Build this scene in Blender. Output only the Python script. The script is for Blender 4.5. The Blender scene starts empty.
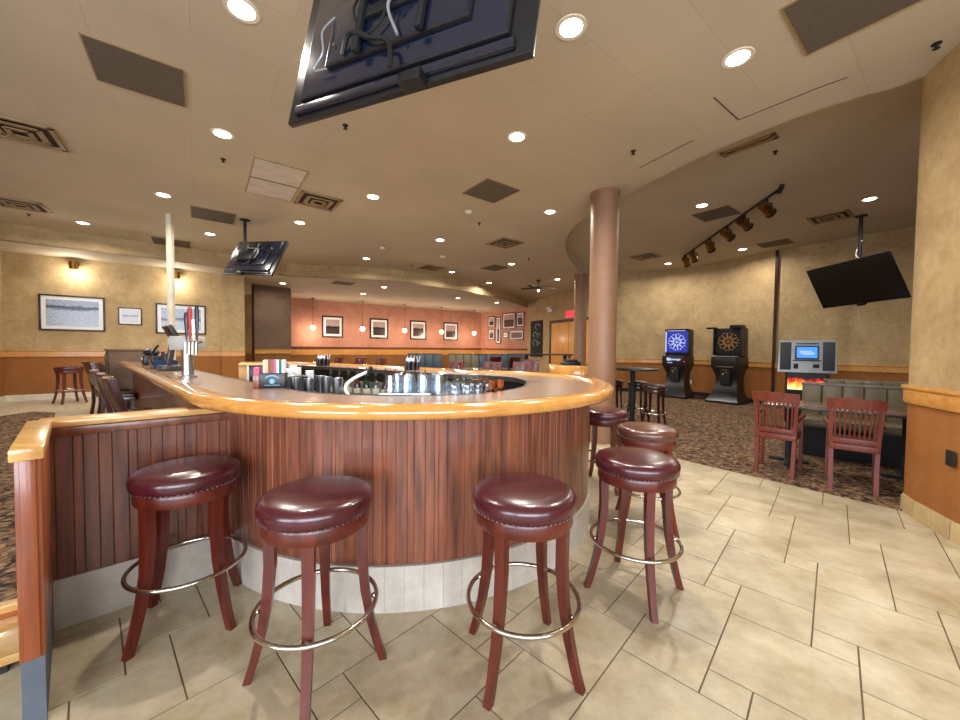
import bpy, bmesh, math, random
from mathutils import Matrix, Vector
random.seed(7)
SC = bpy.context.scene
COL = SC.collection
PI = math.pi
CEIL, RECESS, SOFFIT, RAISE = 3.80, 4.03, 3.44, 0.14
BC = (-0.577, 3.51)          # centre of the rounded bar end

# ------------------------------------------------------------------ materials
def lin(c):
    return tuple(((v/255)/12.92 if v/255 <= .04045 else ((v/255+.055)/1.055)**2.4) for v in c) + (1.0,)

class NT:
    def __init__(s, name):
        s.m = bpy.data.materials.new(name); s.m.use_nodes = True
        s.t = s.m.node_tree; s.n = s.t.nodes
        s.b = s.n['Principled BSDF']; s.out = s.n['Material Output']
    def add(s, typ, **kw):
        x = s.n.new(typ)
        for k, v in kw.items():
            if k.startswith('i_'): x.inputs[k[2:].replace('_', ' ')].default_value = v
            else: setattr(x, k, v)
        return x
    def link(s, a, b): s.t.links.new(a, b)
    def coords(s, kind='Object', scale=(1, 1, 1), rot=(0, 0, 0)):
        tc = s.add('ShaderNodeTexCoord'); mp = s.add('ShaderNodeMapping')
        mp.inputs['Scale'].default_value = scale; mp.inputs['Rotation'].default_value = rot
        s.link(tc.outputs[kind], mp.inputs['Vector']); return mp.outputs['Vector']
    def noise(s, vec, scale, detail=4, rough=.55):
        x = s.add('ShaderNodeTexNoise'); x.inputs['Scale'].default_value = scale
        x.inputs['Detail'].default_value = detail; x.inputs['Roughness'].default_value = rough
        s.link(vec, x.inputs['Vector']); return x.outputs['Fac']
    def ramp(s, fac, stops, interp='LINEAR'):
        r = s.add('ShaderNodeValToRGB'); e = r.color_ramp; e.interpolation = interp
        while len(e.elements) > 1: e.elements.remove(e.elements[-1])
        e.elements[0].position = stops[0][0]; e.elements[0].color = stops[0][1]
        for p, c in stops[1:]:
            q = e.elements.new(p); q.color = c
        s.link(fac, r.inputs['Fac']); return r.outputs['Color']
    def mix(s, fac, a, b, mode='MIX'):
        x = s.add('ShaderNodeMix', data_type='RGBA', blend_type=mode)
        for v, k in ((fac, 0), (a, 6), (b, 7)):
            if hasattr(v, 'links'): s.link(v, x.inputs[k])
            else: x.inputs[k].default_value = v
        return x.outputs[2]
    def math(s, op, a, b=0.5):
        x = s.add('ShaderNodeMath', operation=op)
        for i, v in enumerate((a, b)):
            if hasattr(v, 'links'): s.link(v, x.inputs[i])
            else: x.inputs[i].default_value = v
        return x.outputs[0]
    def bump(s, h, strength=.2, dist=.01):
        x = s.add('ShaderNodeBump'); x.inputs['Strength'].default_value = strength; x.inputs['Distance'].default_value = dist
        s.link(h, x.inputs['Height']); s.link(x.outputs[0], s.b.inputs['Normal'])
    def base(s, c):
        if hasattr(c, 'links'): s.link(c, s.b.inputs['Base Color'])
        else: s.b.inputs['Base Color'].default_value = c
    def set(s, **kw):
        for k, v in kw.items(): s.b.inputs[k.replace('_', ' ')].default_value = v
        return s

def plain(name, rgb, rough=.5, metal=0, coat=0, var=.12, scale=6):
    t = NT(name); c = lin(rgb); v = t.noise(t.coords(), scale, 3)
    d = tuple(x*(1-var) for x in c[:3])+(1,); l = tuple(min(1, x*(1+var)) for x in c[:3])+(1,)
    t.base(t.ramp(v, [(.3, d), (.7, l)])); t.set(Roughness=rough, Metallic=metal, Coat_Weight=coat)
    return t.m

def wood(name, dark, light, rough=.35, coat=.3, axis=2, isl=.35, fine=1.0, bump=.06):
    t = NT(name); sc = [22*fine]*3; sc[axis] = 1.6*fine
    vec = t.coords('Object', tuple(sc)); n = t.noise(vec, 1.0, 6, .6)
    n2 = t.noise(t.coords('Object', (2, 2, 2)), 1, 2)
    c = t.ramp(n, [(.28, lin(dark)), (.72, lin(light))])
    g = t.add('ShaderNodeNewGeometry'); r = t.math('MULTIPLY_ADD', g.outputs['Random Per Island'], isl)
    r.node.inputs[2].default_value = 1-isl*.5
    c = t.mix(1.0, c, r, 'MULTIPLY'); c = t.mix(.25, c, n2, 'OVERLAY')
    t.base(c); t.set(Roughness=rough, Coat_Weight=coat, Coat_Roughness=.12); t.bump(n, bump, .004)
    return t.m

def emit(name, rgb, strength):
    t = NT(name); t.base((0, 0, 0, 1)); t.b.inputs['Emission Color'].default_value = lin(rgb)
    t.b.inputs['Emission Strength'].default_value = strength; return t.m

def wallmat(name, a, b, rough=.75):
    t = NT(name); v = t.coords(); n = t.noise(v, 2.3, 7, .65); n2 = t.noise(v, 14, 4, .6)
    f = t.math('MULTIPLY_ADD', n2, .35); t.link(t.math('MULTIPLY', n, .65), f.node.inputs[2])
    t.base(t.ramp(f, [(.34, lin(a)), (.66, lin(b))])); t.set(Roughness=rough); t.bump(n2, .05, .005)
    return t.m

def glass_thin(name, tint=(.93, .97, 1), op=.22):
    t = NT(name); tr = t.add('ShaderNodeBsdfTransparent'); tr.inputs[0].default_value = tint+(1,)
    gl = t.add('ShaderNodeBsdfGlossy'); gl.inputs['Roughness'].default_value = .06
    lw = t.add('ShaderNodeLayerWeight'); lw.inputs['Blend'].default_value = .45
    f = t.math('MULTIPLY_ADD', t.math('POWER', lw.outputs['Facing'], 1.6), .5); f.node.inputs[2].default_value = .08
    mx = t.add('ShaderNodeMixShader'); t.link(f, mx.inputs[0]); t.link(tr.outputs[0], mx.inputs[1]); t.link(gl.outputs[0], mx.inputs[2])
    t.link(mx.outputs[0], t.out.inputs['Surface']); return t.m

def tilemat(name, a, b, isl=.16):
    t = NT(name); v = t.coords(); n = t.noise(v, 3.2, 8, .66); n2 = t.noise(v, 30, 4)
    c = t.ramp(n, [(.3, lin(a)), (.68, lin(b))])
    g = t.add('ShaderNodeNewGeometry'); r = t.math('MULTIPLY_ADD', g.outputs['Random Per Island'], isl); r.node.inputs[2].default_value = 1-isl*.6
    c = t.mix(1, c, r, 'MULTIPLY'); c = t.mix(.12, c, n2, 'OVERLAY'); t.base(c)
    t.set(Roughness=.33); t.bump(n2, .04, .003); return t.m

def carpetmat(name, pal, scale=13):
    t = NT(name); v0 = t.coords(); n = t.add('ShaderNodeTexNoise'); n.inputs['Scale'].default_value = 7
    t.link(v0, n.inputs['Vector']); vv = t.add('ShaderNodeVectorMath', operation='MULTIPLY_ADD')
    t.link(n.outputs['Color'], vv.inputs[0]); vv.inputs[1].default_value = (.12, .12, .12); t.link(v0, vv.inputs[2])
    vo = t.add('ShaderNodeTexVoronoi'); vo.inputs['Scale'].default_value = scale; t.link(vv.outputs[0], vo.inputs['Vector'])
    se = t.add('ShaderNodeSeparateColor'); t.link(vo.outputs['Color'], se.inputs[0])
    k = len(pal); c = t.ramp(se.outputs[0], [(i/k, lin(p)) for i, p in enumerate(pal)], 'CONSTANT')
    c = t.mix(.3, c, t.noise(v0, 160, 2), 'OVERLAY'); t.base(c); t.set(Roughness=1.0)
    t.b.inputs['Specular IOR Level'].default_value = .1; t.bump(t.noise(v0, 220, 2), .3, .004); return t.m

def photomat(name, seed, sky, land, ink, horizon=.6, mono=True):
    """a plain monochrome landscape print: pale sky, dark band, blotchy ground (Generated coordinates of the print)"""
    t = NT(name); v = t.coords('Generated'); s = t.add('ShaderNodeSeparateXYZ'); t.link(v, s.inputs[0])
    mp = t.coords('Generated', (3, 1, 4)); mp.node.inputs['Location'].default_value = (seed*3.1, seed, seed*1.7)
    n = t.noise(mp, 1.6, 6, .65)
    h = t.math('MULTIPLY_ADD', n, .30); t.link(t.math('SUBTRACT', s.outputs[2], .15), h.node.inputs[2])
    c = t.ramp(h, [(0, lin(land)), (horizon-.14, lin(land)), (horizon-.03, lin(ink)), (horizon+.02, lin(ink)), (horizon+.06, lin(sky)), (1, lin(sky))])
    n2 = t.noise(mp, 5, 4, .7); c = t.mix(.55, c, t.ramp(n2, [(.38, lin(ink)), (.6, lin(sky))]), 'MULTIPLY')
    t.base(c); t.set(Roughness=.25); return t.m

M = {}
M['tan'] = wallmat('tan_sponged_wall', (150, 124, 84), (186, 160, 116))
M['umber'] = wallmat('umber_lower_wall', (136, 82, 32), (154, 98, 42))
M['pink'] = wallmat('rosy_panel_wall', (166, 112, 90), (194, 138, 112))
M['mustard'] = wallmat('mustard_lower_wall', (112, 72, 30), (140, 92, 42))
M['ceil'] = None
M['oak'] = wood('golden_oak', (184, 134, 70), (216, 170, 102), .3, .6, 0, .1)
M['oak_rail'] = wood('oak_rail', (184, 122, 54), (212, 154, 82), .16, .9, 0, .08)
M['oak_trim'] = wood('oak_trim', (186, 128, 60), (210, 154, 84), .35, .3, 0, .1)
M['panel'] = wood('red_brown_bead_board', (68, 35, 25), (146, 84, 57), .35, .35, 2, .35, 1.3, .10)
M['post'] = wood('warm_cherry_post', (118, 54, 26), (160, 86, 48), .35, .4, 2, .2)
M['cherry'] = wood('cherry_stain', (62, 17, 11), (106, 36, 22), .36, .25, 2, .1)
M['chairwood'] = wood('red_chair_wood', (84, 28, 14), (118, 46, 24), .5, .1, 2, .12)
M['darkwood'] = wood('dark_mahogany', (34, 12, 11), (60, 22, 18), .25, .6, 2, .15)
M['doorwood'] = wood('honey_door', (186, 122, 44), (212, 148, 62), .4, .2, 2, .05)
M['lam'] = plain('brown_speckled_laminate', (130, 102, 82), .3, 0, .3, .12, 40)
M['black'] = plain('black_plastic', (20, 20, 23), .35)
M['blackmatte'] = plain('black_matte', (13, 13, 14), .7)
M['tvback'] = plain('tv_back_plastic', (20, 25, 42), .2, 0, .5)
M['screen'] = plain('dark_screen', (6, 6, 8), .25)
M['charcoal'] = plain('charcoal_laminate', (52, 50, 50), .3)
M['tabletop'] = plain('grey_brown_tabletop', (112, 84, 70), .25, 0, .3)
M['navy'] = plain('navy_panel', (18, 24, 40), .3)
M['bluebin'] = plain('blue_bin', (26, 56, 96), .35)
M['bluegrey'] = plain('blue_grey_vinyl', (62, 76, 88), .4)
M['olive'] = plain('olive_grey_vinyl', (104, 92, 66), .4)
M['olivetop'] = plain('grey_cap', (96, 92, 84), .35)
M['chrome'] = plain('brushed_steel', (196, 190, 180), .18, 1, 0, .05)
M['steel'] = plain('stainless', (176, 178, 180), .3, 1, 0, .06)
M['copper'] = plain('copper', (205, 130, 90), .22, 1, 0, .06)
M['brass'] = plain('antique_brass', (150, 112, 60), .3, 1)
M['white'] = plain('white_paint', (226, 224, 216), .5)
M['cream'] = plain('cream_paint', (205, 196, 176), .5)
M['paper'] = plain('paper', (228, 228, 232), .8, 0, 0, .04)
M['matboard'] = plain('picture_mat', (224, 222, 222), .7, 0, 0, .03)
M['frame'] = plain('dark_frame', (32, 22, 20), .35)
M['greypanel'] = plain('grey_return_panel', (92, 82, 70), .8, 0, 0, .15, 60)
M['ventmetal'] = plain('painted_vent', (140, 116, 80), .5)
M['ventdark'] = plain('vent_dark', (42, 34, 26), .8)
M['whitepanel'] = plain('pale_ceiling_panel', (196, 186, 174), .8)
M['column'] = plain('brown_column', (136, 100, 74), .55, 0, .05, .05)
M['pierbrown'] = wallmat('taupe_pier', (88, 66, 50), (108, 84, 64))
M['greybase'] = plain('blue_grey_plinth', (88, 96, 108), .6)
M['basetile'] = tilemat('base_tile', (176, 166, 154), (206, 198, 186), .12)
M['floortile'] = tilemat('cream_floor_tile', (152, 135, 102), (197, 184, 157), .14)
M['grout'] = plain('grout', (104, 88, 68), .9)
M['piertile'] = tilemat('pier_base_tile', (158, 134, 92), (192, 170, 126), .15)
M['carpet'] = carpetmat('leafy_carpet', [(108, 84, 66), (74, 56, 46), (140, 116, 88), (50, 42, 40), (112, 82, 62), (92, 74, 62), (128, 102, 72)], 30)
M['burgundy'] = None
M['glass'] = glass_thin('clear_glass')
M['greenglass'] = plain('green_bottle', (22, 46, 26), .08, 0, .6)
M['brownglass'] = plain('brown_bottle', (58, 28, 12), .08, 0, .6)
M['redlabel'] = plain('red_label', (160, 34, 28), .5)
M['pinkpaper'] = plain('pink_paper', (222, 96, 130), .7)
M['lamp'] = emit('lamp_glow', (255, 244, 226), 14)
M['bulb'] = emit('warm_bulb', (255, 214, 170), 9)
M['exitglow'] = emit('exit_glow', (255, 74, 84), 1.1)
M['blueglow'] = emit('blue_glow', (44, 60, 190), .75)
M['whiteglow'] = emit('white_glow', (196, 206, 255), 1.1)
M['screenblue'] = emit('jukebox_screen', (70, 150, 235), 1.3)
M['redglow'] = emit('red_glow', (255, 40, 40), 1.5)
M['gold'] = plain('dart_gold', (170, 126, 60), .5)
M['chalk'] = plain('chalkboard', (26, 27, 28), .8)
M['chalkmark'] = plain('chalk_mark', (168, 170, 170), .9)
M['pewter'] = plain('pewter', (128, 118, 112), .35, 1)
M['headmetal'] = plain('pale_brushed_metal', (176, 174, 168), .45, .25)
M['emblemblue'] = plain('emblem_blue', (126, 176, 214), .6)
M['darkleather'] = plain('dark_leather', (44, 16, 20), .3, 0, .3)
M['silver'] = plain('silver_plastic', (150, 150, 152), .35, .3)
M['grille'] = plain('speaker_grille', (42, 46, 52), .6)

t = NT('burgundy_leather'); v = t.coords(); n = t.noise(v, 160, 3); n2 = t.noise(v, 5, 4)
t.base(t.ramp(n2, [(.3, lin((54, 13, 22))), (.75, lin((82, 24, 34)))])); t.set(Roughness=.27, Coat_Weight=.35, Coat_Roughness=.2); t.bump(n, .06, .002); M['burgundy'] = t.m
t = NT('brown_leather'); v = t.coords(); n = t.noise(v, 160, 3); n2 = t.noise(v, 5, 4)
t.base(t.ramp(n2, [(.3, lin((74, 40, 32))), (.75, lin((108, 66, 52)))])); t.set(Roughness=.27, Coat_Weight=.35, Coat_Roughness=.2); t.bump(n, .06, .002); M['brownleather'] = t.m

t = NT('tan_tiled_ceiling'); v = t.coords('Object', (1, 1, 1), (0, 0, math.radians(-37.5)))
br = t.add('ShaderNodeTexBrick'); br.inputs['Scale'].default_value = 1; br.inputs['Mortar Size'].default_value = .004
br.inputs['Brick Width'].default_value = 1.22; br.inputs['Row Height'].default_value = .61; br.offset = .5
br.inputs['Color1'].default_value = lin((182, 169, 146)); br.inputs['Color2'].default_value = lin((186, 173, 150)); br.inputs['Mortar'].default_value = lin((173, 160, 138))
t.link(v, br.inputs['Vector']); n = t.noise(v, .7, 6); c = t.mix(.2, br.outputs['Color'], n, 'OVERLAY'); t.base(c); t.set(Roughness=.75); M['ceil'] = t.m

t = NT('flame_print'); v = t.coords('Generated', (1, 1, 1)); s = t.add('ShaderNodeSeparateXYZ'); t.link(v, s.inputs[0])
n = t.noise(t.coords('Generated', (5, 1, 2)), 1.3, 4); h = t.math('MULTIPLY_ADD', n, .9); t.link(t.math('SUBTRACT', s.outputs[2], .38), h.node.inputs[2])
c = t.ramp(h, [(.12, lin((255, 236, 170))), (.4, lin((255, 170, 50))), (.55, lin((214, 44, 20))), (.72, lin((60, 8, 6))), (.82, lin((8, 6, 6)))])
t.base((0, 0, 0, 1)); t.link(c, t.b.inputs['Emission Color']); t.b.inputs['Emission Strength'].default_value = 1.6; M['flame'] = t.m

# ------------------------------------------------------------------ mesh helpers
class MB:
    def __init__(s): s.bm = bmesh.new(); s.mi = 0
    def _fin(s, geom_v, Mx):
        if Mx is not None: bmesh.ops.transform(s.bm, matrix=Mx, verts=geom_v)
        for v in geom_v:
            for f in v.link_faces: f.material_index = s.mi if not f.tag else f.material_index
        for v in geom_v:
            for f in v.link_faces: f.tag = True
        return s
    def box(s, c, d, bev=0, rz=0, Mx=None, seg=2):
        r = bmesh.ops.create_cube(s.bm, size=1); vs = r['verts']
        bmesh.ops.scale(s.bm, vec=d, verts=vs)
        if bev:
            es = list({e for v in vs for e in v.link_edges})
            q = bmesh.ops.bevel(s.bm, geom=es, offset=bev, segments=seg, affect='EDGES', profile=.5)
            vs = list({v for f in q['faces'] for v in f.verts} | {v for v in vs if v.is_valid})
            st = list(vs); seen = set(vs)
            while st:
                v = st.pop()
                for e in v.link_edges:
                    o = e.other_vert(v)
                    if o not in seen: seen.add(o); st.append(o)
            vs = list(seen)
        m = Matrix.Translation(c) @ Matrix.Rotation(rz, 4, 'Z')
        return s._fin(vs, (Mx @ m) if Mx is not None else m)
    def loft(s, rings, cap=True, closed=True, Mx=None):
        R = [[s.bm.verts.new(p) for p in ring] for ring in rings]; k = len(R[0])
        for a, b in zip(R[:-1], R[1:]):
            for i in range(k if closed else k-1):
                j = (i+1) % k; s.bm.faces.new((a[i], a[j], b[j], b[i]))
        if cap and closed:
            s.bm.faces.new(R[0][::-1]); s.bm.faces.new(R[-1])
        return s._fin([v for r in R for v in r], Mx)
    def cyl(s, p0, p1, r0, r1=None, n=16, Mx=None, cap=True):
        r1 = r0 if r1 is None else r1; p0, p1 = Vector(p0), Vector(p1); z = (p1-p0).normalized()
        x = z.orthogonal().normalized(); y = z.cross(x)
        ring = lambda p, r: [p+(x*math.cos(2*PI*i/n)+y*math.sin(2*PI*i/n))*r for i in range(n)]
        return s.loft([ring(p0, r0), ring(p1, r1)], cap, True, Mx)
    def lathe(s, prof, n=32, c=(0, 0, 0), Mx=None, cap=True):
        rings = [[(c[0]+r*math.cos(2*PI*i/n), c[1]+r*math.sin(2*PI*i/n), c[2]+z) for i in range(n)] for r, z in prof]
        return s.loft(rings, cap, True, Mx)
    def tube(s, pts, r, n=8, closed=False, Mx=None):
        P = [Vector(p) for p in pts]; rings = []; up = None; k = len(P)
        for i, p in enumerate(P):
            a = P[(i-1) % k] if (i or closed) else p; b = P[(i+1) % k] if (i < k-1 or closed) else p
            tn = (b-a).normalized()
            if up is None: up = tn.orthogonal().normalized()
            up = (up-tn*up.dot(tn)).normalized(); bi = tn.cross(up)
            rr = r[i] if isinstance(r, (list, tuple)) else r
            rings.append([p+(up*math.cos(2*PI*j/n)+bi*math.sin(2*PI*j/n))*rr for j in range(n)])
        if closed:
            R = [[s.bm.verts.new(q) for q in g] for g in rings]
            for i in range(k):
                a, b = R[i], R[(i+1) % k]
                sh = 0
                if i == k-1:
                    sh = min(range(n), key=lambda q: sum((a[j].co-b[(j+q) % n].co).length for j in range(n)))
                for j in range(n):
                    s.bm.faces.new((a[j], a[(j+1) % n], b[(j+1+sh) % n], b[(j+sh) % n]))
            return s._fin([v for g in R for v in g], Mx)
        return s.loft(rings, True, True, Mx)
    def prism(s, poly, z0, z1, Mx=None):
        a = [s.bm.verts.new((p[0], p[1], z0)) for p in poly]; b = [s.bm.verts.new((p[0], p[1], z1)) for p in poly]
        k = len(poly)
        for i in range(k):
            j = (i+1) % k; s.bm.faces.new((a[i], a[j], b[j], b[i]))
        f1 = s.bm.faces.new(b); f0 = s.bm.faces.new(a[::-1])
        bmesh.ops.triangulate(s.bm, faces=[f0, f1])
        return s._fin(a+b, Mx)
    def quad(s, pts, Mx=None):
        v = [s.bm.verts.new(p) for p in pts]; s.bm.faces.new(v); return s._fin(v, Mx)
    def ball(s, c, r, sq=(1, 1, 1), n=12, Mx=None):
        q = bmesh.ops.create_uvsphere(s.bm, u_segments=n, v_segments=max(6, n//2+2), radius=r); vs = q['verts']
        bmesh.ops.scale(s.bm, vec=sq, verts=vs); m = Matrix.Translation(c)
        return s._fin(vs, (Mx @ m) if Mx is not None else m)
    def build(s, name, mats, parent=None, ang=35, loc=None):
        me = bpy.data.meshes.new(name)
        bmesh.ops.recalc_face_normals(s.bm, faces=s.bm.faces[:])
        s.bm.to_mesh(me); s.bm.free()
        for m in (mats if isinstance(mats, (list, tuple)) else [mats]): me.materials.append(M[m] if isinstance(m, str) else m)
        if ang:
            me.polygons.foreach_set('use_smooth', [True]*len(me.polygons)); me.set_sharp_from_angle(angle=math.radians(ang))
        o = bpy.data.objects.new(name, me); COL.objects.link(o)
        if parent is not None: o.parent = parent
        if loc is not None: o.location = loc
        return o

def tag(o, label=None, cat=None, group=None, kind=None):
    for k, v in (('label', label), ('category', cat), ('group', group), ('kind', kind)):
        if v: o[k] = v
    return o
def thing(name, label, cat, loc=(0, 0, 0), rz=0, group=None):
    o = bpy.data.objects.new(name, None); COL.objects.link(o); o.empty_display_size = .1
    o.location = loc; o.rotation_euler = (0, 0, rz); return tag(o, label, cat, group)
def struct(o): o['kind'] = 'structure'; return o
def dup(root, loc, rz, label, scale=None):
    r = root.copy(); COL.objects.link(r); r.location = loc; r.rotation_euler = (0, 0, rz); r['label'] = label
    if scale: r.scale = scale
    for ch in list(root.children):
        c = ch.copy(); COL.objects.link(c); c.parent = r
        for g in list(ch.children):
            d = g.copy(); COL.objects.link(d); d.parent = c
    return r
def catmull(P, per=8):
    out = []; P = [Vector(p) for p in P]
    for i in range(len(P)-1):
        a = P[max(i-1, 0)]; b = P[i]; c = P[i+1]; d = P[min(i+2, len(P)-1)]
        for k in range(per):
            u = k/per; out.append(.5*((2*b)+(-a+c)*u+(2*a-5*b+4*c-d)*u*u+(-a+3*b-3*c+d)*u**3))
    out.append(P[-1]); return out
def normals2(P):
    """unit normals on the left of travel"""
    N = []
    for i in range(len(P)):
        a = Vector(P[max(i-1, 0)][:2]); b = Vector(P[min(i+1, len(P)-1)][:2]); d = (b-a).normalized(); N.append(Vector((-d.y, d.x)))
    return N
def offset(P, w):
    N = normals2(P); return [(p[0]+n.x*(w[i] if isinstance(w, list) else w), p[1]+n.y*(w[i] if isinstance(w, list) else w)) for i, (p, n) in enumerate(zip(P, N))]
def sweep(mb, P, prof):
    """sweep closed profile [(offset_left, z)] along the 2D polyline P"""
    N = normals2(P)
    return mb.loft([[(p[0]+n.x*o, p[1]+n.y*o, z) for o, z in prof] for p, n in zip(P, N)], True, True)
def resample(P, step):
    out = [Vector(P[0][:2])]; acc = 0
    for a, b in zip(P[:-1], P[1:]):
        a, b = Vector(a[:2]), Vector(b[:2]); L = (b-a).length; pos = step-acc
        while pos <= L: out.append(a+(b-a)*(pos/L)); pos += step
        acc = (acc+L) % step
    return out

# ------------------------------------------------------------------ setting: floors
def floor_main():
    U = math.radians(46.4); u = Vector((math.cos(U), math.sin(U))); v = Vector((math.sin(U), -math.cos(U)))
    o = Vector((1.034, 1.619)); m = .1636; g = .0035
    cells = [(0, 0, 3, 3), (3, 0, 2, 2), (3, 2, 1, 1)]
    mb = MB()
    for i in range(-40, 41):
        for j in range(-40, 41):
            for (cu, cv, su, sv) in cells[:]:
                a = 5*i+4*j+cu; b = -i+2*j+cv
                # keep lattice coverage: the pattern repeats every (5,-1) and (4,2)
                c = o+u*((a+su/2)*m)+v*((b+sv/2)*m)
                if not (-4.6 < c.x < 4.6 and -1.5 < c.y < 9.5): continue
                # stop at the raised platform front and at the carpet edge
                if (c.x-(-2.11))*.672-(c.y-1.79)*.74 < -.25 and c.x < -1.4: continue
                P = [o+u*((a+du)*m+(g if du == 0 else -g))+v*((b+dv)*m+(g if dv == 0 else -g)) for du, dv in ((0, 0), (su, 0), (su, sv), (0, sv))]
                mb.loft([[(p.x, p.y, -.004) for p in P], [(p.x, p.y, 0) for p in P]], False); mb.quad([(p.x, p.y, 0) for p in P])
    bmesh.ops.remove_doubles(mb.bm, verts=mb.bm.verts[:], dist=.0002)
    mb.mi = 1; mb.box((1.0, 6, -.053), (24, 22, .1))
    return struct(mb.build('floor', ['floortile', 'grout'], ang=20))
floor_main()
mb = MB(); mb.prism([(1.3, 6.45), (2.59, 4.83), (3.81, 3.28), (5.5, 1.2), (12, 2), (11, 9), (7, 13), (4.5, 13.2), (2.6, 9), (1.5, 7)], -.002, .010)
struct(mb.build('floor_carpet', 'carpet', ang=20))
PF = [(-1.60, 2.48), (-.7, 3.3), (.5, 4.7), (1.0, 5.6), (1.36, 7.0), (2.3, 7.3), (3.0, 9), (3.3, 12), (4.75, 13.2), (2.32, 18.5), (.03, 21.3), (-8.3, 15.6), (-12, 12), (-10.7, 8.2), (-8.45, 5.5), (-8.56, -3.85), (-2.225, 1.915)]
def plat():
    t = NT('platform_tile'); v = t.coords('Object', (1, 1, 1), (0, 0, math.radians(-40)))
    b = t.add('ShaderNodeTexBrick'); b.inputs['Scale'].default_value = 1; b.inputs['Brick Width'].default_value = .46; b.inputs['Row Height'].default_value = .46
    b.inputs['Mortar Size'].default_value = .006; b.offset = .5
    b.inputs['Color1'].default_value = lin((180, 168, 142)); b.inputs['Color2'].default_value = lin((190, 178, 152)); b.inputs['Mortar'].default_value = lin((120, 102, 80))
    t.link(v, b.inputs['Vector']); t.base(b.outputs['Color']); t.set(Roughness=.33); M['plat'] = t.m
    mb = MB(); mb.prism(PF, 0, RAISE); struct(mb.build('floor_platform', 'plat', ang=20))
    mb = MB(); mb.prism([(-8.4, 6.98), (-7.88, 6.87), (-7.05, 6.13), (-2.62, 2.15), (-2.27, 1.88), (-8.4, -3.69)], RAISE-.001, RAISE+.009)
    struct(mb.build('floor_carpet_raised', 'carpet', ang=20))
    mb = MB(); mb.prism([(-6, 9), (-2, 7.6), (1.0, 8.2), (2.6, 11), (1.9, 17.5), (0, 20.3), (-7.3, 15.5)], RAISE-.001, RAISE+.009)
    struct(mb.build('floor_carpet_lounge', 'carpet', ang=20))
plat()

# ------------------------------------------------------------------ setting: walls
TRIM = [0]
def trim(P, prof, mat, kind='trim'):
    TRIM[0] += 1; mb = MB(); sweep(mb, P, prof); return struct(mb.build('%s_%d' % (kind, TRIM[0]), mat, ang=30))
def wall(name, P, z0, z1, up='tan', low='umber', zr=.975, rail=True, thick=.12, base=None, railmat='oak_trim', zt=None):
    """room side is on the RIGHT of travel; thickness goes left"""
    mb = MB(); zs = [(z0, zr, 1), (zr, z1, 0)] if low else [(z0, z1, 0)]
    for a, b, mi in zs:
        mb.mi = mi; sweep(mb, P, [(0, a), (0, b), (thick, b), (thick, a)])
    struct(mb.build(name, [up, low or up], ang=30))
    if rail:
        zt = zr+.155 if zt is None else zt
        trim(P, [(.004, zr), (-.018, zr), (-.03, zr+.02), (-.03, zt-.03), (-.045, zt-.012), (-.045, zt), (.004, zt)], railmat)
    if base:
        TRIM[0] += 0; mb = MB(); sweep(mb, P, [(.004, z0), (-.018, z0), (-.018, z0+.12), (-.008, z0+.13), (.004, z0+.13)])
        struct(mb.build('baseboard_'+name.split('_', 1)[1], base, ang=30))
R0 = RAISE
e1 = Vector((3.8, 2.8)).normalized()
LA = Vector((-10.5, 8.2)); lw = lambda s, o=0: (LA.x+e1.x*s+e1.y*o, LA.y+e1.y*s-e1.x*o)   # o = metres out from the wall
wall('wall_left', [lw(0), lw(3.97)], R0, SOFFIT+.02, zr=R0+.975, base='cream')
wall('wall_left_pilaster', [lw(3.95, .10), lw(4.5, .10)], R0, SOFFIT+.02, zr=R0+.975, thick=.5, base='cream')
wall('wall_far_left', [(-8.3, 5.3), (-10.5, 8.2)], R0, SOFFIT+.02, zr=R0+.975, base='cream')
wall('wall_side', [(-8.3, -3.9), (-8.3, 5.3)], 0, CEIL+.02, zr=R0+.975)
wall('wall_corridor', [(-9.8, 14.2), (-8.3, 15.4)], R0, SOFFIT+.02, zr=R0+.975, rail=False)
wall('wall_corridor_end', [(-9.6, 10.6), (-9.8, 14.2)], R0, SOFFIT+.02, zr=R0+.975, rail=False)
PWA, PWB, GWB, DWB = (-8.3, 15.4), (.03, 21.2), (2.32, 18.4), (4.75, 13.0)
wall('wall_back', [PWA, PWB], R0, SOFFIT+.02, 'pink', 'mustard', 1.05, True, zt=1.33, base='blackmatte')
wall('wall_gallery', [PWB, GWB], R0, SOFFIT+.02, 'pink', 'mustard', 1.05, True, zt=1.33)
wall('wall_door', [GWB, DWB], R0, CEIL+.02, 'tan', None, rail=False)
trim([PWA, PWB, GWB], [(.004, 1.37), (-.10, 1.37), (-.10, 1.42), (.004, 1.42)], 'chairwood')
DW = catmull([(4.45, 12.9), (4.8, 12.62), (5.4, 12.6), (6.2, 12.2), (6.74, 11.68), (7.28, 10.6), (7.65, 9.68)], 6)
wall('wall_right_curved', [tuple(p) for p in DW], 0, RECESS+.02, base='blackmatte')
wall('wall_right', [(7.65, 9.68), (8.91, 7.8), (10.6, 5.2), (11.3, 2.0)], 0, RECESS+.02, base='blackmatte')
d = Vector((8.91-7.65, 7.8-9.68)).normalized()
mb = MB(); mb.box((7.65-.02, 9.68-.02, 2.01), (.06, .06, 4.02), rz=math.atan2(d.y, d.x)); struct(mb.build('trim_corner_strip', 'darkwood'))
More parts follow.
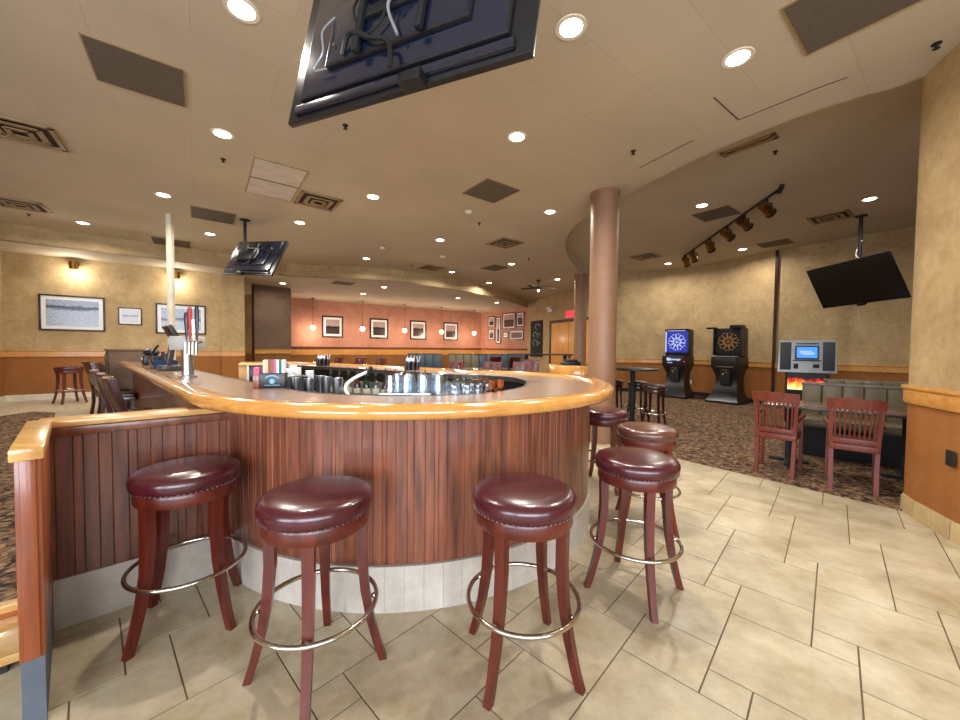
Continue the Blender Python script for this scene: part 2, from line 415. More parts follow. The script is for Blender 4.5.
# near right pier, a rounded stub of wall
PP = [tuple(p) for p in catmull([(4.9, 3.1), (4.4, 3.38), (4.05, 3.42), (3.88, 3.36), (3.78, 3.22), (3.71, 3.06), (3.64, 2.89), (3.57, 2.71), (3.47, 2.2), (3.42, 1.4), (3.6, .2), (4.2, -1.5)], 5)]
PPr = PP[::-1]
mb = MB()
for a, b, mi in ((0, .975, 1), (.975, CEIL+.25, 0)):
    mb.mi = mi; sweep(mb, PPr, [(0, a), (0, b), (-.25, b), (-.25, a)])
struct(mb.build('wall_pier', ['tan', 'umber'], ang=40))
trim(PPr, [(-.004, .975), (.022, .975), (.03, .99), (.03, 1.09), (.045, 1.11), (.045, 1.13), (-.004, 1.13)], 'oak_trim')
mb = MB(); rs = resample(PPr, .2)
for a, b in zip(rs[:-1], rs[1:]):
    dd = (b-a).normalized(); sweep(mb, [tuple(a+dd*.002), tuple(b-dd*.002)], [(-.006, 0), (.022, 0), (.022, .13), (.014, .15), (-.006, .15)])
struct(mb.build('baseboard_pier', 'piertile', ang=30))
# behind the camera: wall with wide windows, and closing walls
wall('wall_behind_right', [(11.3, 2.0), (6.5, -3.9)], 0, CEIL+.3, rail=False)
mb = MB()
for c, dd in (((-1, -4, .45), (15.2, .14, .9)), ((-1, -4, 3.4), (15.2, .14, .84)), ((-7.6, -4, 1.94), (1.8, .14, 2.1)), ((-2.2, -4, 1.94), (.6, .14, 2.1)), ((3.2, -4, 1.94), (.6, .14, 2.1)), ((6.0, -4, 1.94), (1.4, .14, 2.1))):
    mb.box(c, dd)
struct(mb.build('wall_behind', 'tan'))
for k, (xa, xb) in enumerate(((-6.7, -2.5), (-1.9, 2.9), (3.5, 5.3))):
    mb = MB(); cx = (xa+xb)/2; w = xb-xa
    for z in (.93, 2.95): mb.box((cx, -4, z), (w, .1, .06))
    for i in range(4): mb.box((xa+w*i/3, -4, 1.94), (.06, .1, 2.06))
    struct(mb.build('window_%d' % (k+1), 'white'))

# ------------------------------------------------------------------ setting: ceilings
FAS = catmull([(-14, 3.6), (-9.43, 7.37), (-7.66, 8.78), (-6.3, 10.0), (-5.6, 10.75)], 6)[:-1] + catmull([(-5.6, 10.75), (-4.75, 10.95), (-3.6, 11.1), (-2.55, 11.51), (-1.37, 12.5), (-.19, 13.75), (1.1, 15.8), (2.32, 18.4)], 6)
REC = catmull([(4.6, 2.0), (3.8, 3.30), (3.52, 3.54), (3.25, 3.82), (2.95, 4.21), (2.66, 4.72), (2.42, 5.29), (2.20, 5.86), (2.0, 6.43), (1.82, 7.1), (1.80, 7.8), (1.9, 8.5), (2.11, 9.25), (2.48, 10.24), (3.11, 11.54), (3.9, 12.6), (4.6, 13.3)], 6)
poly = [(-14, -4.2)] + [(7, -4.2), (7, 0)] + [tuple(p) for p in REC] + [(3.87, 15.03)] + [tuple(p) for p in FAS[::-1]]
mb = MB(); mb.prism([tuple(p)[:2] for p in poly], CEIL, CEIL+.03)
mb.mi = 1
from mathutils import Vector as V2
for P in ([(2.17, 3.57), (2.64, 3.91), (3.02, 3.44), (3.16, 3.30)], [(2.06, 4.95), (2.39, 4.29)]):
    for a, b in zip(P[:-1], P[1:]):
        a, b = Vector(a), Vector(b); m = (a+b)/2; dd = b-a
        mb.box((m.x, m.y, CEIL-.001), (dd.length, .009, .004), rz=math.atan2(dd.y, dd.x))
struct(mb.build('ceiling', ['ceil', 'ventdark'], ang=20))
mb = MB(); mb.prism([(1.2, 1.0), (12.5, 1.0), (12.5, 8.5), (8, 14), (1.2, 14)], RECESS, RECESS+.03); struct(mb.build('ceiling_recess', 'ceil', ang=20))
mb = MB(); mb.prism([tuple(p)[:2] for p in FAS] + [(3.2, 19.2), (.6, 22.5), (-10.5, 16.5), (-15, 10), (-17, 4)], SOFFIT, SOFFIT+.03); struct(mb.build('ceiling_soffit', 'ceil', ang=20))
mb = MB(); sweep(mb, [tuple(p) for p in FAS], [(0, SOFFIT-.003), (0, CEIL+.02), (.03, CEIL+.02), (.03, SOFFIT-.003)]); struct(mb.build('trim_soffit_fascia', 'tan', ang=30))
mb = MB(); sweep(mb, [tuple(p) for p in REC], [(0, CEIL+.003), (0, RECESS+.01), (.03, RECESS+.01), (.03, CEIL+.003)]); struct(mb.build('trim_recess_fascia', 'ceil', ang=30))

# columns and taupe pier (fixed parts of the room)
for nm, (x, y), h, r in (('column_near', (1.88, 5.74), CEIL, .205), ('column_far', (3.21, 12.0), CEIL, .2)):
    mb = MB(); mb.lathe([(r, 0), (r, h)], 48); mb.lathe([(r+.012, h-.05), (r+.012, h)], 48); o = struct(mb.build(nm, 'column', loc=(x, y, 0)))
wall('wall_taupe_pier', [(-7.40, 12.2), (-6.62, 13.05)], R0, SOFFIT+.02, 'pierbrown', 'mustard', 1.16, True, .25, railmat='oak_trim')

# door in the far wall, behind the second column
dwd = (Vector(DWB)-Vector(GWB)).normalized(); dn = Vector((dwd.y, -dwd.x))   # room side normal
def dw(s, o=0): p = Vector(GWB)+dwd*s+dn*o; return (p.x, p.y)
def on_wall(mb_fn, P, d): pass
def frame_mat(P, d, s, z, o=0):
    """matrix: local x along the wall, y INTO the wall, z up; origin on the wall surface at (s, z)"""
    d = Vector(d).normalized(); n = Vector((d.y, -d.x)); p = Vector(P)+d*s+n*o
    return Matrix(((d.x, -n.x, 0, p.x), (d.y, -n.y, 0, p.y), (0, 0, 1, z), (0, 0, 0, 1)))
Md = frame_mat(GWB, dwd, 3.35, R0)
mb = MB(); mb.box((0, -.03, 1.2), (2.5, .06, 2.4), Mx=Md); mb.mi = 1
for x in (-1.3, 1.3): mb.box((x, -.04, 1.24), (.1, .1, 2.5), Mx=Md)
mb.box((0, -.04, 2.47), (2.7, .1, .1), Mx=Md); mb.box((0, -.062, 1.2), (.015, .01, 2.4), Mx=Md)
for x in (-.12, .12): mb.box((x, -.09, 1.0), (.03, .08, .18), Mx=Md)
struct(mb.build('door_1', ['doorwood', 'frame']))

# ------------------------------------------------------------------ the bar
def bar_path():
    th0 = math.radians(227.0); tx = Vector((math.sin(math.radians(43)), -math.cos(math.radians(43))))  # travel direction along the left arm, toward the camera
    T = Vector((BC[0]+1.74*math.cos(th0), BC[1]+1.74*math.sin(th0)))
    dirA = Vector((.731, -.682)); P = [T-dirA*(6.2-i*.25) for i in range(25)]
    for a in range(227, 360, 4): P.append(Vector((BC[0]+1.74*math.cos(math.radians(a)), BC[1]+1.74*math.sin(math.radians(a)))))
    tail = [(BC[0]+r*math.cos(math.radians(a)), BC[1]+r*math.sin(math.radians(a))) for a, r in ((0, 1.74), (12, 1.735), (24, 1.70), (36, 1.64), (48, 1.57), (60, 1.50), (72, 1.46))] + [(-.72, 5.32), (-1.5, 5.86), (-2.3, 6.34), (-3.1, 6.74), (-3.9, 7.1)]
    P += catmull(tail, 5); return [tuple(p) for p in P]
BP = bar_path()
def cum(P):
    L = [0]
    for a, b in zip(P[:-1], P[1:]): L.append(L[-1]+math.hypot(b[0]-a[0], b[1]-a[1]))
    return L
BL = cum(BP)
def wid(s):   # counter depth along the run
    pts = [(0, .52), (4.7, .52), (6.0, .57), (6.6, .56), (8.4, .57), (9.8, .72), (10.6, .72), (11.8, .62), (18, .62)]
    for (a, x), (b, y) in zip(pts[:-1], pts[1:]):
        if a <= s <= b: return x+(y-x)*(s-a)/(b-a)
    return .62
bar = thing('bar_counter', 'long curved bar with golden oak arm rail, brown top and red-brown bead-board front', 'bar counter', (BC[0], BC[1], 0))
def bpart(mb, name, mats, ang=35):
    bmesh.ops.translate(mb.bm, vec=(-BC[0], -BC[1], 0), verts=mb.bm.verts[:]); return mb.build(name, mats, bar, ang)
W = [wid(s) for s in BL]
mb = MB(); NN = normals2(BP)
mb.loft([[(p[0]+n.x*o, p[1]+n.y*o, z) for o, z in ((.15, 1.07), (.15, 1.115), (w, 1.115), (w, 1.07))] for p, n, w in zip(BP, NN, W)])
bpart(mb, 'counter_top', 'lam')
mb = MB(); sweep(mb, BP, [(.012, 1.066), (.0, 1.08), (-.002, 1.105), (.008, 1.126), (.03, 1.138), (.07, 1.141), (.11, 1.136), (.145, 1.124), (.168, 1.1155), (.168, 1.07), (.06, 1.062)]); bpart(mb, 'arm_rail', 'oak_rail', 50)
mb = MB(); mb.loft([[(p[0]+n.x*o, p[1]+n.y*o, z) for o, z in ((w-.01, 1.075), (w-.01, 1.117), (w+.012, 1.117), (w+.012, 1.075))] for p, n, w in zip(BP, NN, W)]); bpart(mb, 'inner_edge', 'charcoal')
mb = MB(); sweep(mb, BP, [(.205, .1), (.205, 1.07), (.26, 1.07), (.26, .1)]); bpart(mb, 'backing', 'blackmatte')
# bead boards: separate narrow planks round the outside
mb = MB(); face = offset(BP, .185); fr = resample(face, .012); i = 0; widths = [4, 5, 3, 5, 4, 2]; k = 0
while i < len(fr)-6:
    w = widths[k % 6]; k += 1; seg = fr[i:i+w+1]; i += w
    a, b = seg[0], seg[-1]; dd = (b-a).normalized(); n = Vector((-dd.y, dd.x))
    x0 = a+dd*.0002; x1 = b-dd*.0002
    ring = lambda z: [(x0.x+n.x*.022, x0.y+n.y*.022, z), (x0.x+n.x*.0025, x0.y+n.y*.0025, z), ((x0+dd*.003).x, (x0+dd*.003).y, z), ((x1-dd*.003).x, (x1-dd*.003).y, z), (x1.x+n.x*.0025, x1.y+n.y*.0025, z), (x1.x+n.x*.022, x1.y+n.y*.022, z)]
    mb.loft([ring(.255), ring(1.066)])
bpart(mb, 'paneling', 'panel', 20)
mb = MB(); tb = resample(offset(BP, .17), .105)
for a, b in zip(tb[:-1], tb[1:]):
    dd = (b-a).normalized(); sweep(mb, [tuple(a+dd*.0006), tuple(b-dd*.0006)], [(0, 0), (0, .25), (.04, .25), (.04, 0)])
bpart(mb, 'tile_base', 'basetile', 20)

# low wall joining the bar, with its return toward the steps
pw = thing('low_wall', 'low bead-board divider wall with oak cap joining the left side of bar', 'low wall', (-2.11, 1.79, 0))
pa, pb = Vector((-2.125, 1.778)), Vector((-1.44, 2.405)); pd = (pb-pa).normalized(); pn = Vector((pd.y, -pd.x)); ra = math.atan2(pd.y, pd.x)
Mp = Matrix.Translation((0, 0, 0))
def ppart(mb, name, mats, ang=30):
    bmesh.ops.translate(mb.bm, vec=(2.11, -1.79, 0), verts=mb.bm.verts[:]); return mb.build(name, mats, pw, ang)
L = (pb-pa).length
mid = (pa+pb)/2-pn*.055
mb = MB(); mb.box((mid.x, mid.y, .5), (L, .07, 1.0), rz=ra); ppart(mb, 'core', 'panel')
mb = MB(); s = 0; k = 0
while s < L-.02:
    w = min([.05, .062, .036, .055][k % 4], L-s); k += 1; c = pa+pd*(s+w/2)-pn*.008; s += w
    mb.box((c.x, c.y, .62), (w-.0006, .024, .74), .0025, rz=ra, seg=1)
ppart(mb, 'paneling', 'panel', 20)
mb = MB(); c = (pa+pb)/2-pn*.06; mb.box((c.x, c.y, 1.027), (L+.02, .15, .034), .005, rz=ra); ppart(mb, 'cap', 'oak')
mb = MB(); c = (pa+pb)/2+pn*.008; mb.box((c.x, c.y, .985), (L, .016, .045), .003, rz=ra); ppart(mb, 'cap_moulding', 'panel')
mb = MB(); c = (pa+pb)/2-pn*.004; mb.box((c.x, c.y, .125), (L, .03, .25), .002, rz=ra); ppart(mb, 'tile_base', 'basetile')
wa, wb = Vector((-1.63, 1.33)), Vector((-2.13, 1.79)); wd = (wa-wb).normalized(); wr = math.atan2(wd.y, wd.x); wl = (wa-wb).length
c = (wa+wb)/2
mb = MB(); mb.box((c.x, c.y, .635), (wl, .064, .75), .004, rz=wr)
wn = Vector((-wd.y, wd.x)); mb.box((wa.x+wd.x*.004, wa.y+wd.y*.004, .635), (.012, .04, .74), .004, rz=wr); ppart(mb, 'return_post', 'post')
mb = MB(); mb.box((c.x+wd.x*.015, c.y+wd.y*.015, 1.028), (wl+.05, .082, .045), .005, rz=wr); ppart(mb, 'return_cap', 'oak')
mb = MB(); mb.box((c.x, c.y, .13), (wl-.01, .058, .26), rz=wr); ppart(mb, 'plinth', 'greybase')
# steps up to the raised floor, left of the return
st = thing('step', 'two-tread oak step up to the carpeted raised floor at bottom left', 'step', (-2.6, 1.2, 0))
ex = -pd
def spart(mb, name, mats):
    bmesh.ops.translate(mb.bm, vec=(2.6, -1.2, 0), verts=mb.bm.verts[:]); return mb.build(name, mats, st)
edge = Vector((-2.275, 1.87))
for nm, o, z, dp in (('nosing', .012, .118, .06), ('tread', .22, .055, .36)):
    c = edge-pd*.70+pn*o; mb = MB(); mb.box((c.x, c.y, z), (1.45, dp, .04), .006, rz=ra); spart(mb, nm, 'oak')
c = edge-pd*.75+pn*.38; mb = MB(); mb.box((c.x, c.y, .018), (1.45, .02, .036), rz=ra); spart(mb, 'riser', 'frame')
c = edge-pd*.70+pn*.03; mb = MB(); mb.box((c.x, c.y, .086), (1.45, .02, .03), rz=ra); spart(mb, 'upper_riser', 'post')

# ------------------------------------------------------------------ stools
def make_stool(leather, label, cat='bar stool', group=None, wood='cherry', sc=1):
    t = thing('bar_stool', label, cat, group=group)
    mb = MB(); mb.lathe([(.02, .714), (.212, .714), (.224, .722), (.231, .738), (.233, .756), (.230, .774), (.220, .788), (.196, .798), (.15, .804), (.08, .807), (.001, .808)], 48); cush = mb.build('seat_cushion', leather, t, 60)
    mb = MB()
    for i in range(64):
        a = 2*PI*i/64; mb.ball((.2265*math.cos(a), .2265*math.sin(a), .722), .0042, n=6)
    mb.build('nail_trim', 'pewter', cush)
    mb = MB(); mb.lathe([(.185, .654), (.212, .654), (.216, .660), (.216, .708), (.212, .716), (.185, .716)], 48); mb.build('apron', wood, t, 40)
    for k in range(4):
        a = PI/2*k; mb = MB(); rings = []
        for z, r, w, h in ((.664, .188, .046, .044), (.5, .186, .044, .042), (.34, .198, .040, .038), (.2, .222, .037, .035), (.08, .252, .034, .033), (0, .277, .033, .032)):
            pts = []
            for sx, sy in ((-1, -1), (-.6, -1.0), (.6, -1.0), (1, -1), (1, 1), (-1, 1)):
                x = r+sx*h/2; y = sy*w/2; pts.append((x*math.cos(a)-y*math.sin(a), x*math.sin(a)+y*math.cos(a), z))
            rings.append(pts)
        mb.loft(rings); mb.build('leg', wood, t, 40)
    mb = MB(); mb.tube([(.248*math.cos(2*PI*i/48), .248*math.sin(2*PI*i/48), .298) for i in range(48)], .0105, 10, True)
    for k in range(4):
        a = PI/2*k; mb.ball((.236*math.cos(a), .236*math.sin(a), .298), .012, n=8)
    mb.build('foot_ring', 'chrome', t, 60)
    return t
G1 = 'leather bar stools around the bar'
s0 = make_stool('burgundy', 'burgundy leather bar stool standing against the low bead-board divider wall', group=G1); s0.location = (-1.505, 1.905, 0); s0.rotation_euler = (0, 0, math.radians(-16))
dup(s0, (-.70, 1.595, 0), math.radians(14), 'burgundy leather bar stool at the left of the rounded bar front, nearest to the camera')
dup(s0, (.205, 1.66, 0), math.radians(-35), 'burgundy leather bar stool in front of the middle of the rounded bar')
dup(s0, (.93, 2.18, 0), math.radians(-1), 'burgundy leather bar stool on the tiles in front of the brown-seated stool')
sb = make_stool('brownleather', 'bar stool with worn brown leather seat between two burgundy stools', group=G1, wood='chairwood'); sb.location = (1.37, 3.02, 0); sb.rotation_euler = (0, 0, .5)
dup(s0, (1.30, 3.86, 0), .2, 'burgundy leather bar stool half hidden behind the brown-seated stool')

G2 = 'small stools at the tall table'
sdk = make_stool('darkleather', 'dark leather stool at the black tall table, front one on the carpet', group=G2, wood='darkwood'); sdk.location = (3.10, 6.58, .01); sdk.scale = (.84, .84, 1)
def small(loc, rz, label, g=G2, src=None):
    q = dup(src or sdk, loc, rz, label, (.84, .84, 1.0)); q['group'] = g; return q
small((3.08, 7.22, .01), .8, 'dark leather stool at the black tall table, behind the front stool')
small((2.72, 7.55, .01), .1, 'dark leather stool pushed under the far side of the black tall table')
q = small((-8.92, 8.07, RAISE), .4, 'lone backless bar stool by the tan left wall under the large lake picture', 'stools by the walls', s0); q.scale = (1, 1, 1)
s0['category'] = 'bar stool'

# ------------------------------------------------------------------ ceiling fixtures
def downlight(): 
    t = thing('downlight', '', 'ceiling light', group='recessed ceiling lights')
    mb = MB(); mb.lathe([(.092, -.004), (.112, -.006), (.116, 0), (.092, 0)], 32); mb.build('trim_ring', 'cream', t)
    mb = MB(); mb.lathe([(.001, -.012), (.06, -.010), (.091, -.002), (.091, 0)], 32); mb.build('lens', 'lamp', t)
    return t
LIGHTS = [
 (-1.71, 2.71, CEIL, 'round downlight left of the big television, at the top edge of view'),
 (.65, 2.83, CEIL, 'round downlight just right of the big overhead television'),
 (2.07, 3.10, CEIL, 'round downlight beside the cracked ceiling seam near the top right dark panel'),
 (.39, 4.26, CEIL, 'round downlight directly below the big television, before the diamond-set dark panel'),
 (-2.92, 4.26, CEIL, 'round downlight between the large dark panel at left and the pale panels'),
 (-5.05, 5.98, CEIL, 'round downlight just in front of the top of the white pole'),
 (-7.82, 7.38, CEIL, 'round downlight nearest the left soffit edge above the lake picture'),
 (-5.79, 8.02, CEIL, 'round downlight between the white pole and the small television pole'),
 (-1.72, 5.97, CEIL, 'round downlight right of the square vent beside the pale panels'),
 (1.19, 6.54, CEIL, 'round downlight nearest the top of the large brown column'),
 (-.91, 8.29, CEIL, 'round downlight over the middle of the bar, left of the far square vent'),
 (-3.08, 10.08, CEIL, 'round downlight close to the curved soffit bulge'),
 (-.91, 11.73, CEIL, 'round downlight right of the small round-cornered vent by the soffit'),
 (.86, 10.55, CEIL, 'round downlight touching the far dark square ceiling panel'),
 (.30, 13.59, CEIL, 'round downlight deepest along the soffit edge, left of the fan'),
 (2.62, 12.8, CEIL, 'round downlight just right of the ceiling fan'),
 (-3.49, 7.23, CEIL, 'round downlight behind the pale panels, right of the small television pole'),
 (3.97, 6.79, RECESS, 'round downlight above the track light, touching a dark panel in the raised ceiling'),
 (6.62, 6.43, RECESS, 'round downlight over the hanging flat television on the right'),
 (6.72, 9.65, RECESS, 'round downlight above the wall near the second dart machine'),
 (5.65, 11.32, RECESS, 'round downlight above the lit dart machine'),
 (-3.25, 12.57, SOFFIT, 'small soffit downlight in front of the first pink-wall picture pair'),
 (-4.46, 14.19, SOFFIT, 'small soffit downlight close to the pink wall, second from the taupe pier'),
 (-.92, 15.12, SOFFIT, 'small soffit downlight over the middle of the blue-grey booths'),
 (.72, 16.44, SOFFIT, 'small soffit downlight in front of the gallery of seven frames'),
 (-6.35, 12.0, SOFFIT, 'small soffit downlight in front of the taupe pier'),
]
dl = downlight()
for i, (x, y, z, lab) in enumerate(LIGHTS):
    o = dl if i == 0 else dup(dl, (0, 0, 0), 0, lab)
    o['label'] = lab; o.location = (x, y, z)
    l = bpy.data.lights.new('downlight_lamp', 'AREA'); l.shape = 'DISK'; l.size = .14; l.color = (1, .95, .86)
    l.energy = (48 if z == CEIL else 40 if z == RECESS else 22); l.spread = math.radians(165)
    lo = bpy.data.objects.new('downlight_lamp', l); COL.objects.link(lo); lo.location = (x, y, z-.03)

A37 = math.radians(37)
def panel(name, label, cat, loc, rz, w, d, mat, group, z=0):
    t = thing(name, label, cat, loc, rz, group)
    mb = MB(); mb.box((0, 0, -.006), (w, d, .008)); mb.build('panel', mat, t)
    mb = MB()
    for sx in (-1, 1): mb.box((sx*(w/2+.006), 0, -.004), (.012, d+.024, .012)); mb.box((0, sx*(d/2+.006), -.004), (w, .012, .012))
    mb.build('rim', 'ventmetal', t); return t
GP = 'dark grey ceiling panels'
for x, y, z, w, d, lab in ((-3.02, 3.35, CEIL, .61, .61, 'large dark grey square panel in the ceiling at upper left'),
    (.14, 5.72, CEIL, .61, .61, 'dark grey square panel in the ceiling seen as a diamond below the big television'),
    (2.62, 2.47, CEIL, .64, .95, 'large dark grey panel in the ceiling at the upper right corner'),
    (-4.90, 6.88, CEIL, .64, .70, 'dark grey panel in the ceiling between the white pole and small television'),
    (-7.16, 8.69, CEIL, .66, .68, 'dark grey panel in the ceiling beside the soffit behind the white pole'),
    (.41, 11.05, CEIL, .56, .66, 'small far dark grey panel in the ceiling left of the fan'),
    (4.47, 7.18, RECESS, .61, .61, 'dark grey panel in the raised ceiling behind the track light'),
    (7.10, 9.08, RECESS, .56, .6, 'dark grey panel in the raised ceiling close to the right wall strip'),
    (-4.36, 11.85, SOFFIT, .6, .6, 'dark grey panel in the underside of the curved soffit')):
    panel('return_panel', lab, 'ceiling panel', (x, y, z), A37, w, d, 'greypanel', GP)
panel('ceiling_panel', 'pale replacement ceiling tile, the nearer one of the joined pair', 'ceiling tile', (-2.80, 5.20, CEIL), math.radians(36.5), .61, .61, 'whitepanel', 'pale ceiling tiles')
panel('ceiling_panel', 'pale replacement ceiling tile, the one touching the square vent', 'ceiling tile', (-3.19, 5.73, CEIL), math.radians(36.5), .61, .61, 'whitepanel', 'pale ceiling tiles')
def vent(label, loc, w=.6, d=.6, rz=A37, n=3):
    t = thing('ceiling_vent', label, 'ceiling vent', loc, rz, 'square supply vents')
    mb = MB(); mb.box((0, 0, -.002), (w-.06, d-.06, .004)); mb.build('backing', 'ventdark', t)
    mb = MB()
    for sx in (-1, 1): mb.box((sx*(w/2-.025), 0, -.01), (.05, d, .02), .004); mb.box((0, sx*(d/2-.025), -.01), (w, .05, .02), .004)
    mb.build('frame', 'ventmetal', t)
    for k in range(1, n):
        f = 1-k/n; mb = MB(); a, b = (w-.1)*f, (d-.1)*f
        for sx in (-1, 1): mb.box((sx*a/2, 0, -.012-.012*k), (min(.06, a*.3), b, .006), Mx=Matrix.Identity(4)); mb.box((0, sx*b/2, -.012-.012*k), (a, min(.06, b*.3), .006))
        mb.build('louver', 'ventmetal', t)
    return t
vent('square louvred vent at the left edge of the ceiling, nearer one', (-5.16, 4.23, CEIL), .62, .62)
vent('square louvred vent at the left edge of the ceiling, beside the soffit', (-7.87, 6.43, CEIL), .62, .62)
vent('square louvred vent touching the pale replacement ceiling tiles', (-2.67, 6.16, CEIL), .62, .62)
vent('square louvred vent hanging low near the middle of the far ceiling', (.54, 8.47, CEIL), .62, .62)
vent('small louvred vent next to the curved soffit edge', (-1.47, 11.15, CEIL), .62, .62)
vent('louvred vent in the raised ceiling left of the hanging flat television pole', (6.76, 7.29, RECESS), .6, .6)
vent('louvred vent in the raised ceiling behind the large brown column', (4.58, 10.48, RECESS), .62, .62)
vent('long slot vent in the raised ceiling just past its near edge', (3.37, 4.80, RECESS), .60, .16, math.radians(-54), 2)
# sprinklers and detectors
sp = thing('sprinkler_head', 'dark sprinkler head below the downlight left of the pale tiles', 'sprinkler', (-3.3, 4.82, CEIL), 0, 'ceiling sprinkler heads')
mb = MB(); mb.lathe([(.03, 0), (.03, -.006), (.012, -.01), (.012, -.035), (.001, -.035)], 12); mb.build('body', 'blackmatte', sp)
mb = MB(); mb.lathe([(.022, -.04), (.022, -.036), (.001, -.034)], 12); mb.build('deflector', 'blackmatte', sp)
for x, y, z, lab in ((-1.47, 4.07, CEIL, 'dark sprinkler head under the corner of the big television'), (1.81, 4.53, CEIL, 'dark sprinkler head left of the ceiling crack'),
    (-.04, 7.14, CEIL, 'dark sprinkler head behind the diamond-set dark panel'), (-2.0, 10.8, CEIL, 'dark sprinkler head in front of the curved soffit'),
    (1.26, 9.9, CEIL, 'dark sprinkler head right of the far square vent'), (3.83, 4.94, RECESS, 'dark sprinkler head in the raised ceiling above the track light'),
    (3.49, 2.94, CEIL, 'dark sprinkler head beside the right pier top'), (-8.3, 6.9, CEIL, 'dark sprinkler head by the left soffit edge')):
    dup(sp, (x, y, z), 0, lab)
sd = thing('smoke_detector', 'round cream smoke detector just past the diamond-set dark panel', 'smoke detector', (-.22, 6.55, CEIL), 0, 'ceiling detectors')
mb = MB(); mb.lathe([(.07, 0), (.07, -.02), (.055, -.035), (.03, -.045), (.001, -.046)], 24); mb.build('housing', 'cream', sd)
dup(sd, (-2.35, 8.95, CEIL), 0, 'round cream smoke detector left of the middle downlight over the bar')
dup(sd, (-1.0, 9.75, CEIL), 0, 'round cream smoke detector between two downlights over the far counter')

# ------------------------------------------------------------------ televisions
def tv(label, p, yaw, tilt, roll, w, h, facing, pole, ptop, mountx=0):
    """p = bottom centre; facing -1: screen towards local -Y, +1: towards +Y"""
    t = thing('television', label, 'television', p, yaw)
    K = Matrix.Rotation(-tilt, 4, 'X') @ Matrix.Rotation(-roll, 4, 'Y'); f = facing
    mb = MB(); mb.box((0, 0, h/2), (w, .035, h), .006, Mx=K)
    mb.mi = 1
    mb.box((0, -f*.03, h*.53), (w*.86, .035, h*.84), .014, Mx=K); mb.box((0, -f*.055, h*.5), (w*.6, .04, h*.5), .016, Mx=K)
    mb.box((0, -f*.028, h*.06), (w*.9, .03, h*.06), .008, Mx=K); cs = mb.build('case', ['black', 'tvback'], t)
    mb = MB(); mb.box((0, f*.0185, h/2), (w-.02, .004, h-.02), Mx=K); mb.build('screen', 'screen', cs)
    mb = MB(); mb.box((mountx+(.11*w if w > 1.4 and f > 0 else 0), -f*.05 if f > 0 else -.02, .0), (w*.085, .07, .055), .006, Mx=K); mb.build('sensor_box', 'black', cs)
    mb = MB(); mb.box((mountx, -f*.085, h*.5), (w*.32, .02, .06), .004, Mx=K); mb.box((mountx, -f*.085, h*.68), (w*.32, .02, .06), .004, Mx=K)
    for sx in (-1, 1): mb.box((mountx+sx*w*.13, -f*.10, h*.55), (.035, .03, h*.62), .005, Mx=K)
    mb.build('bracket', 'blackmatte', t)
    q = K @ Vector((mountx, -f*.16, h*.58)); cr, sr = math.cos(-yaw), math.sin(-yaw)
    mb = MB(); mb.cyl((q.x, q.y, q.z-.08), (q.x, q.y, ptop-p[2]), pole, n=14); mb.box((q.x, q.y+f*.04, q.z), (.1, .12, .1), .01)
    mb.lathe([(.09, ptop-p[2]-.012), (.09, ptop-p[2])], 20, (q.x, q.y, 0)); mb.build('ceiling_pole', 'blackmatte', t)
    return t, K
t1, K = tv('big black television seen from behind, hung low from the ceiling over the camera', (-.45, 1.875, 2.655), -.43, .187, -.04, 1.45, .88, 1, .026, CEIL)
def cable(t, pts, r, mat, nm='cable', K=K):
    mb = MB(); mb.tube([K @ Vector(p) for p in catmull(pts, 6)], r, 6); return mb.build(nm, mat, t)
cable(t1, [(-.08, -.10, .78), (-.05, -.13, .62), (.05, -.12, .5), (.0, -.12, .38), (.07, -.10, .22)], .008, 'silver')
cable(t1, [(.1, -.09, .8), (.16, -.12, .68), (.1, -.11, .6), (.14, -.11, .7)], .006, 'silver')
cable(t1, [(-.42, -.075, .52), (-.46, -.1, .42), (-.44, -.09, .3), (-.5, -.08, .22), (-.4, -.08, .2)], .006, 'silver')
cable(t1, [(-.2, -.09, .6), (-.23, -.12, .45), (-.15, -.1, .3), (-.05, -.1, .34), (.0, -.11, .48)], .007, 'blackmatte')
cable(t1, [(-.3, -.08, .25), (-.24, -.11, .32), (-.1, -.11, .25), (.02, -.1, .2), (.06, -.1, .05)], .012, 'blackmatte')
mb = MB(); mb.box((-.08, -.115, .52), (.16, .05, .05), .006, Mx=K @ Matrix.Rotation(.1, 4, 'Y')); mb.build('power_adapter', 'tvback', t1)
mb = MB(); mb.box((-.03, -.12, .59), (.05, .03, .05), .004, Mx=K); mb.build('adapter_label', 'white', t1)
mb = MB()
for x, z in ((-.33, .28), (.28, .45), (-.33, .6)): mb.cyl(K @ Vector((x, -.12, z)), K @ Vector((x, -.10, z)), .009, n=10)
mb.build('mount_bolts', 'chrome', t1)
t2, K2 = tv('small black television seen from behind, hanging from a ceiling pole over the bar', (-4.40, 7.03, 2.75), -.332, .428, -.09, 1.32, .77, 1, .028, CEIL, -.12)
cable(t2, [(-.2, -.12, .62), (-.1, -.14, .52), (.12, -.13, .5), (.18, -.12, .42), (.12, -.1, .3)], .008, 'silver', K=K2)
mb = MB(); mb.box((-.08, -.12, .36), (.42, .09, .22), .01, Mx=K2); mb.build('cable_box', 'black', t2)
t3, K3 = tv('large dark flat television tilted down, hanging from a pole before the right wall', (7.36, 7.20, 2.36), -1.52, -.47, .02, 1.55, .885, -1, .03, RECESS)
q3 = K3 @ Vector((0, .16, .51)); mb = MB(); mb.tube(catmull([(q3.x+.035, q3.y, 1.2), (q3.x-.05, q3.y-.03, .95), (q3.x+.06, q3.y-.04, .8), (q3.x-.03, q3.y, .62)], 6), .01, 6); mb.build('cable', 'white', t3)

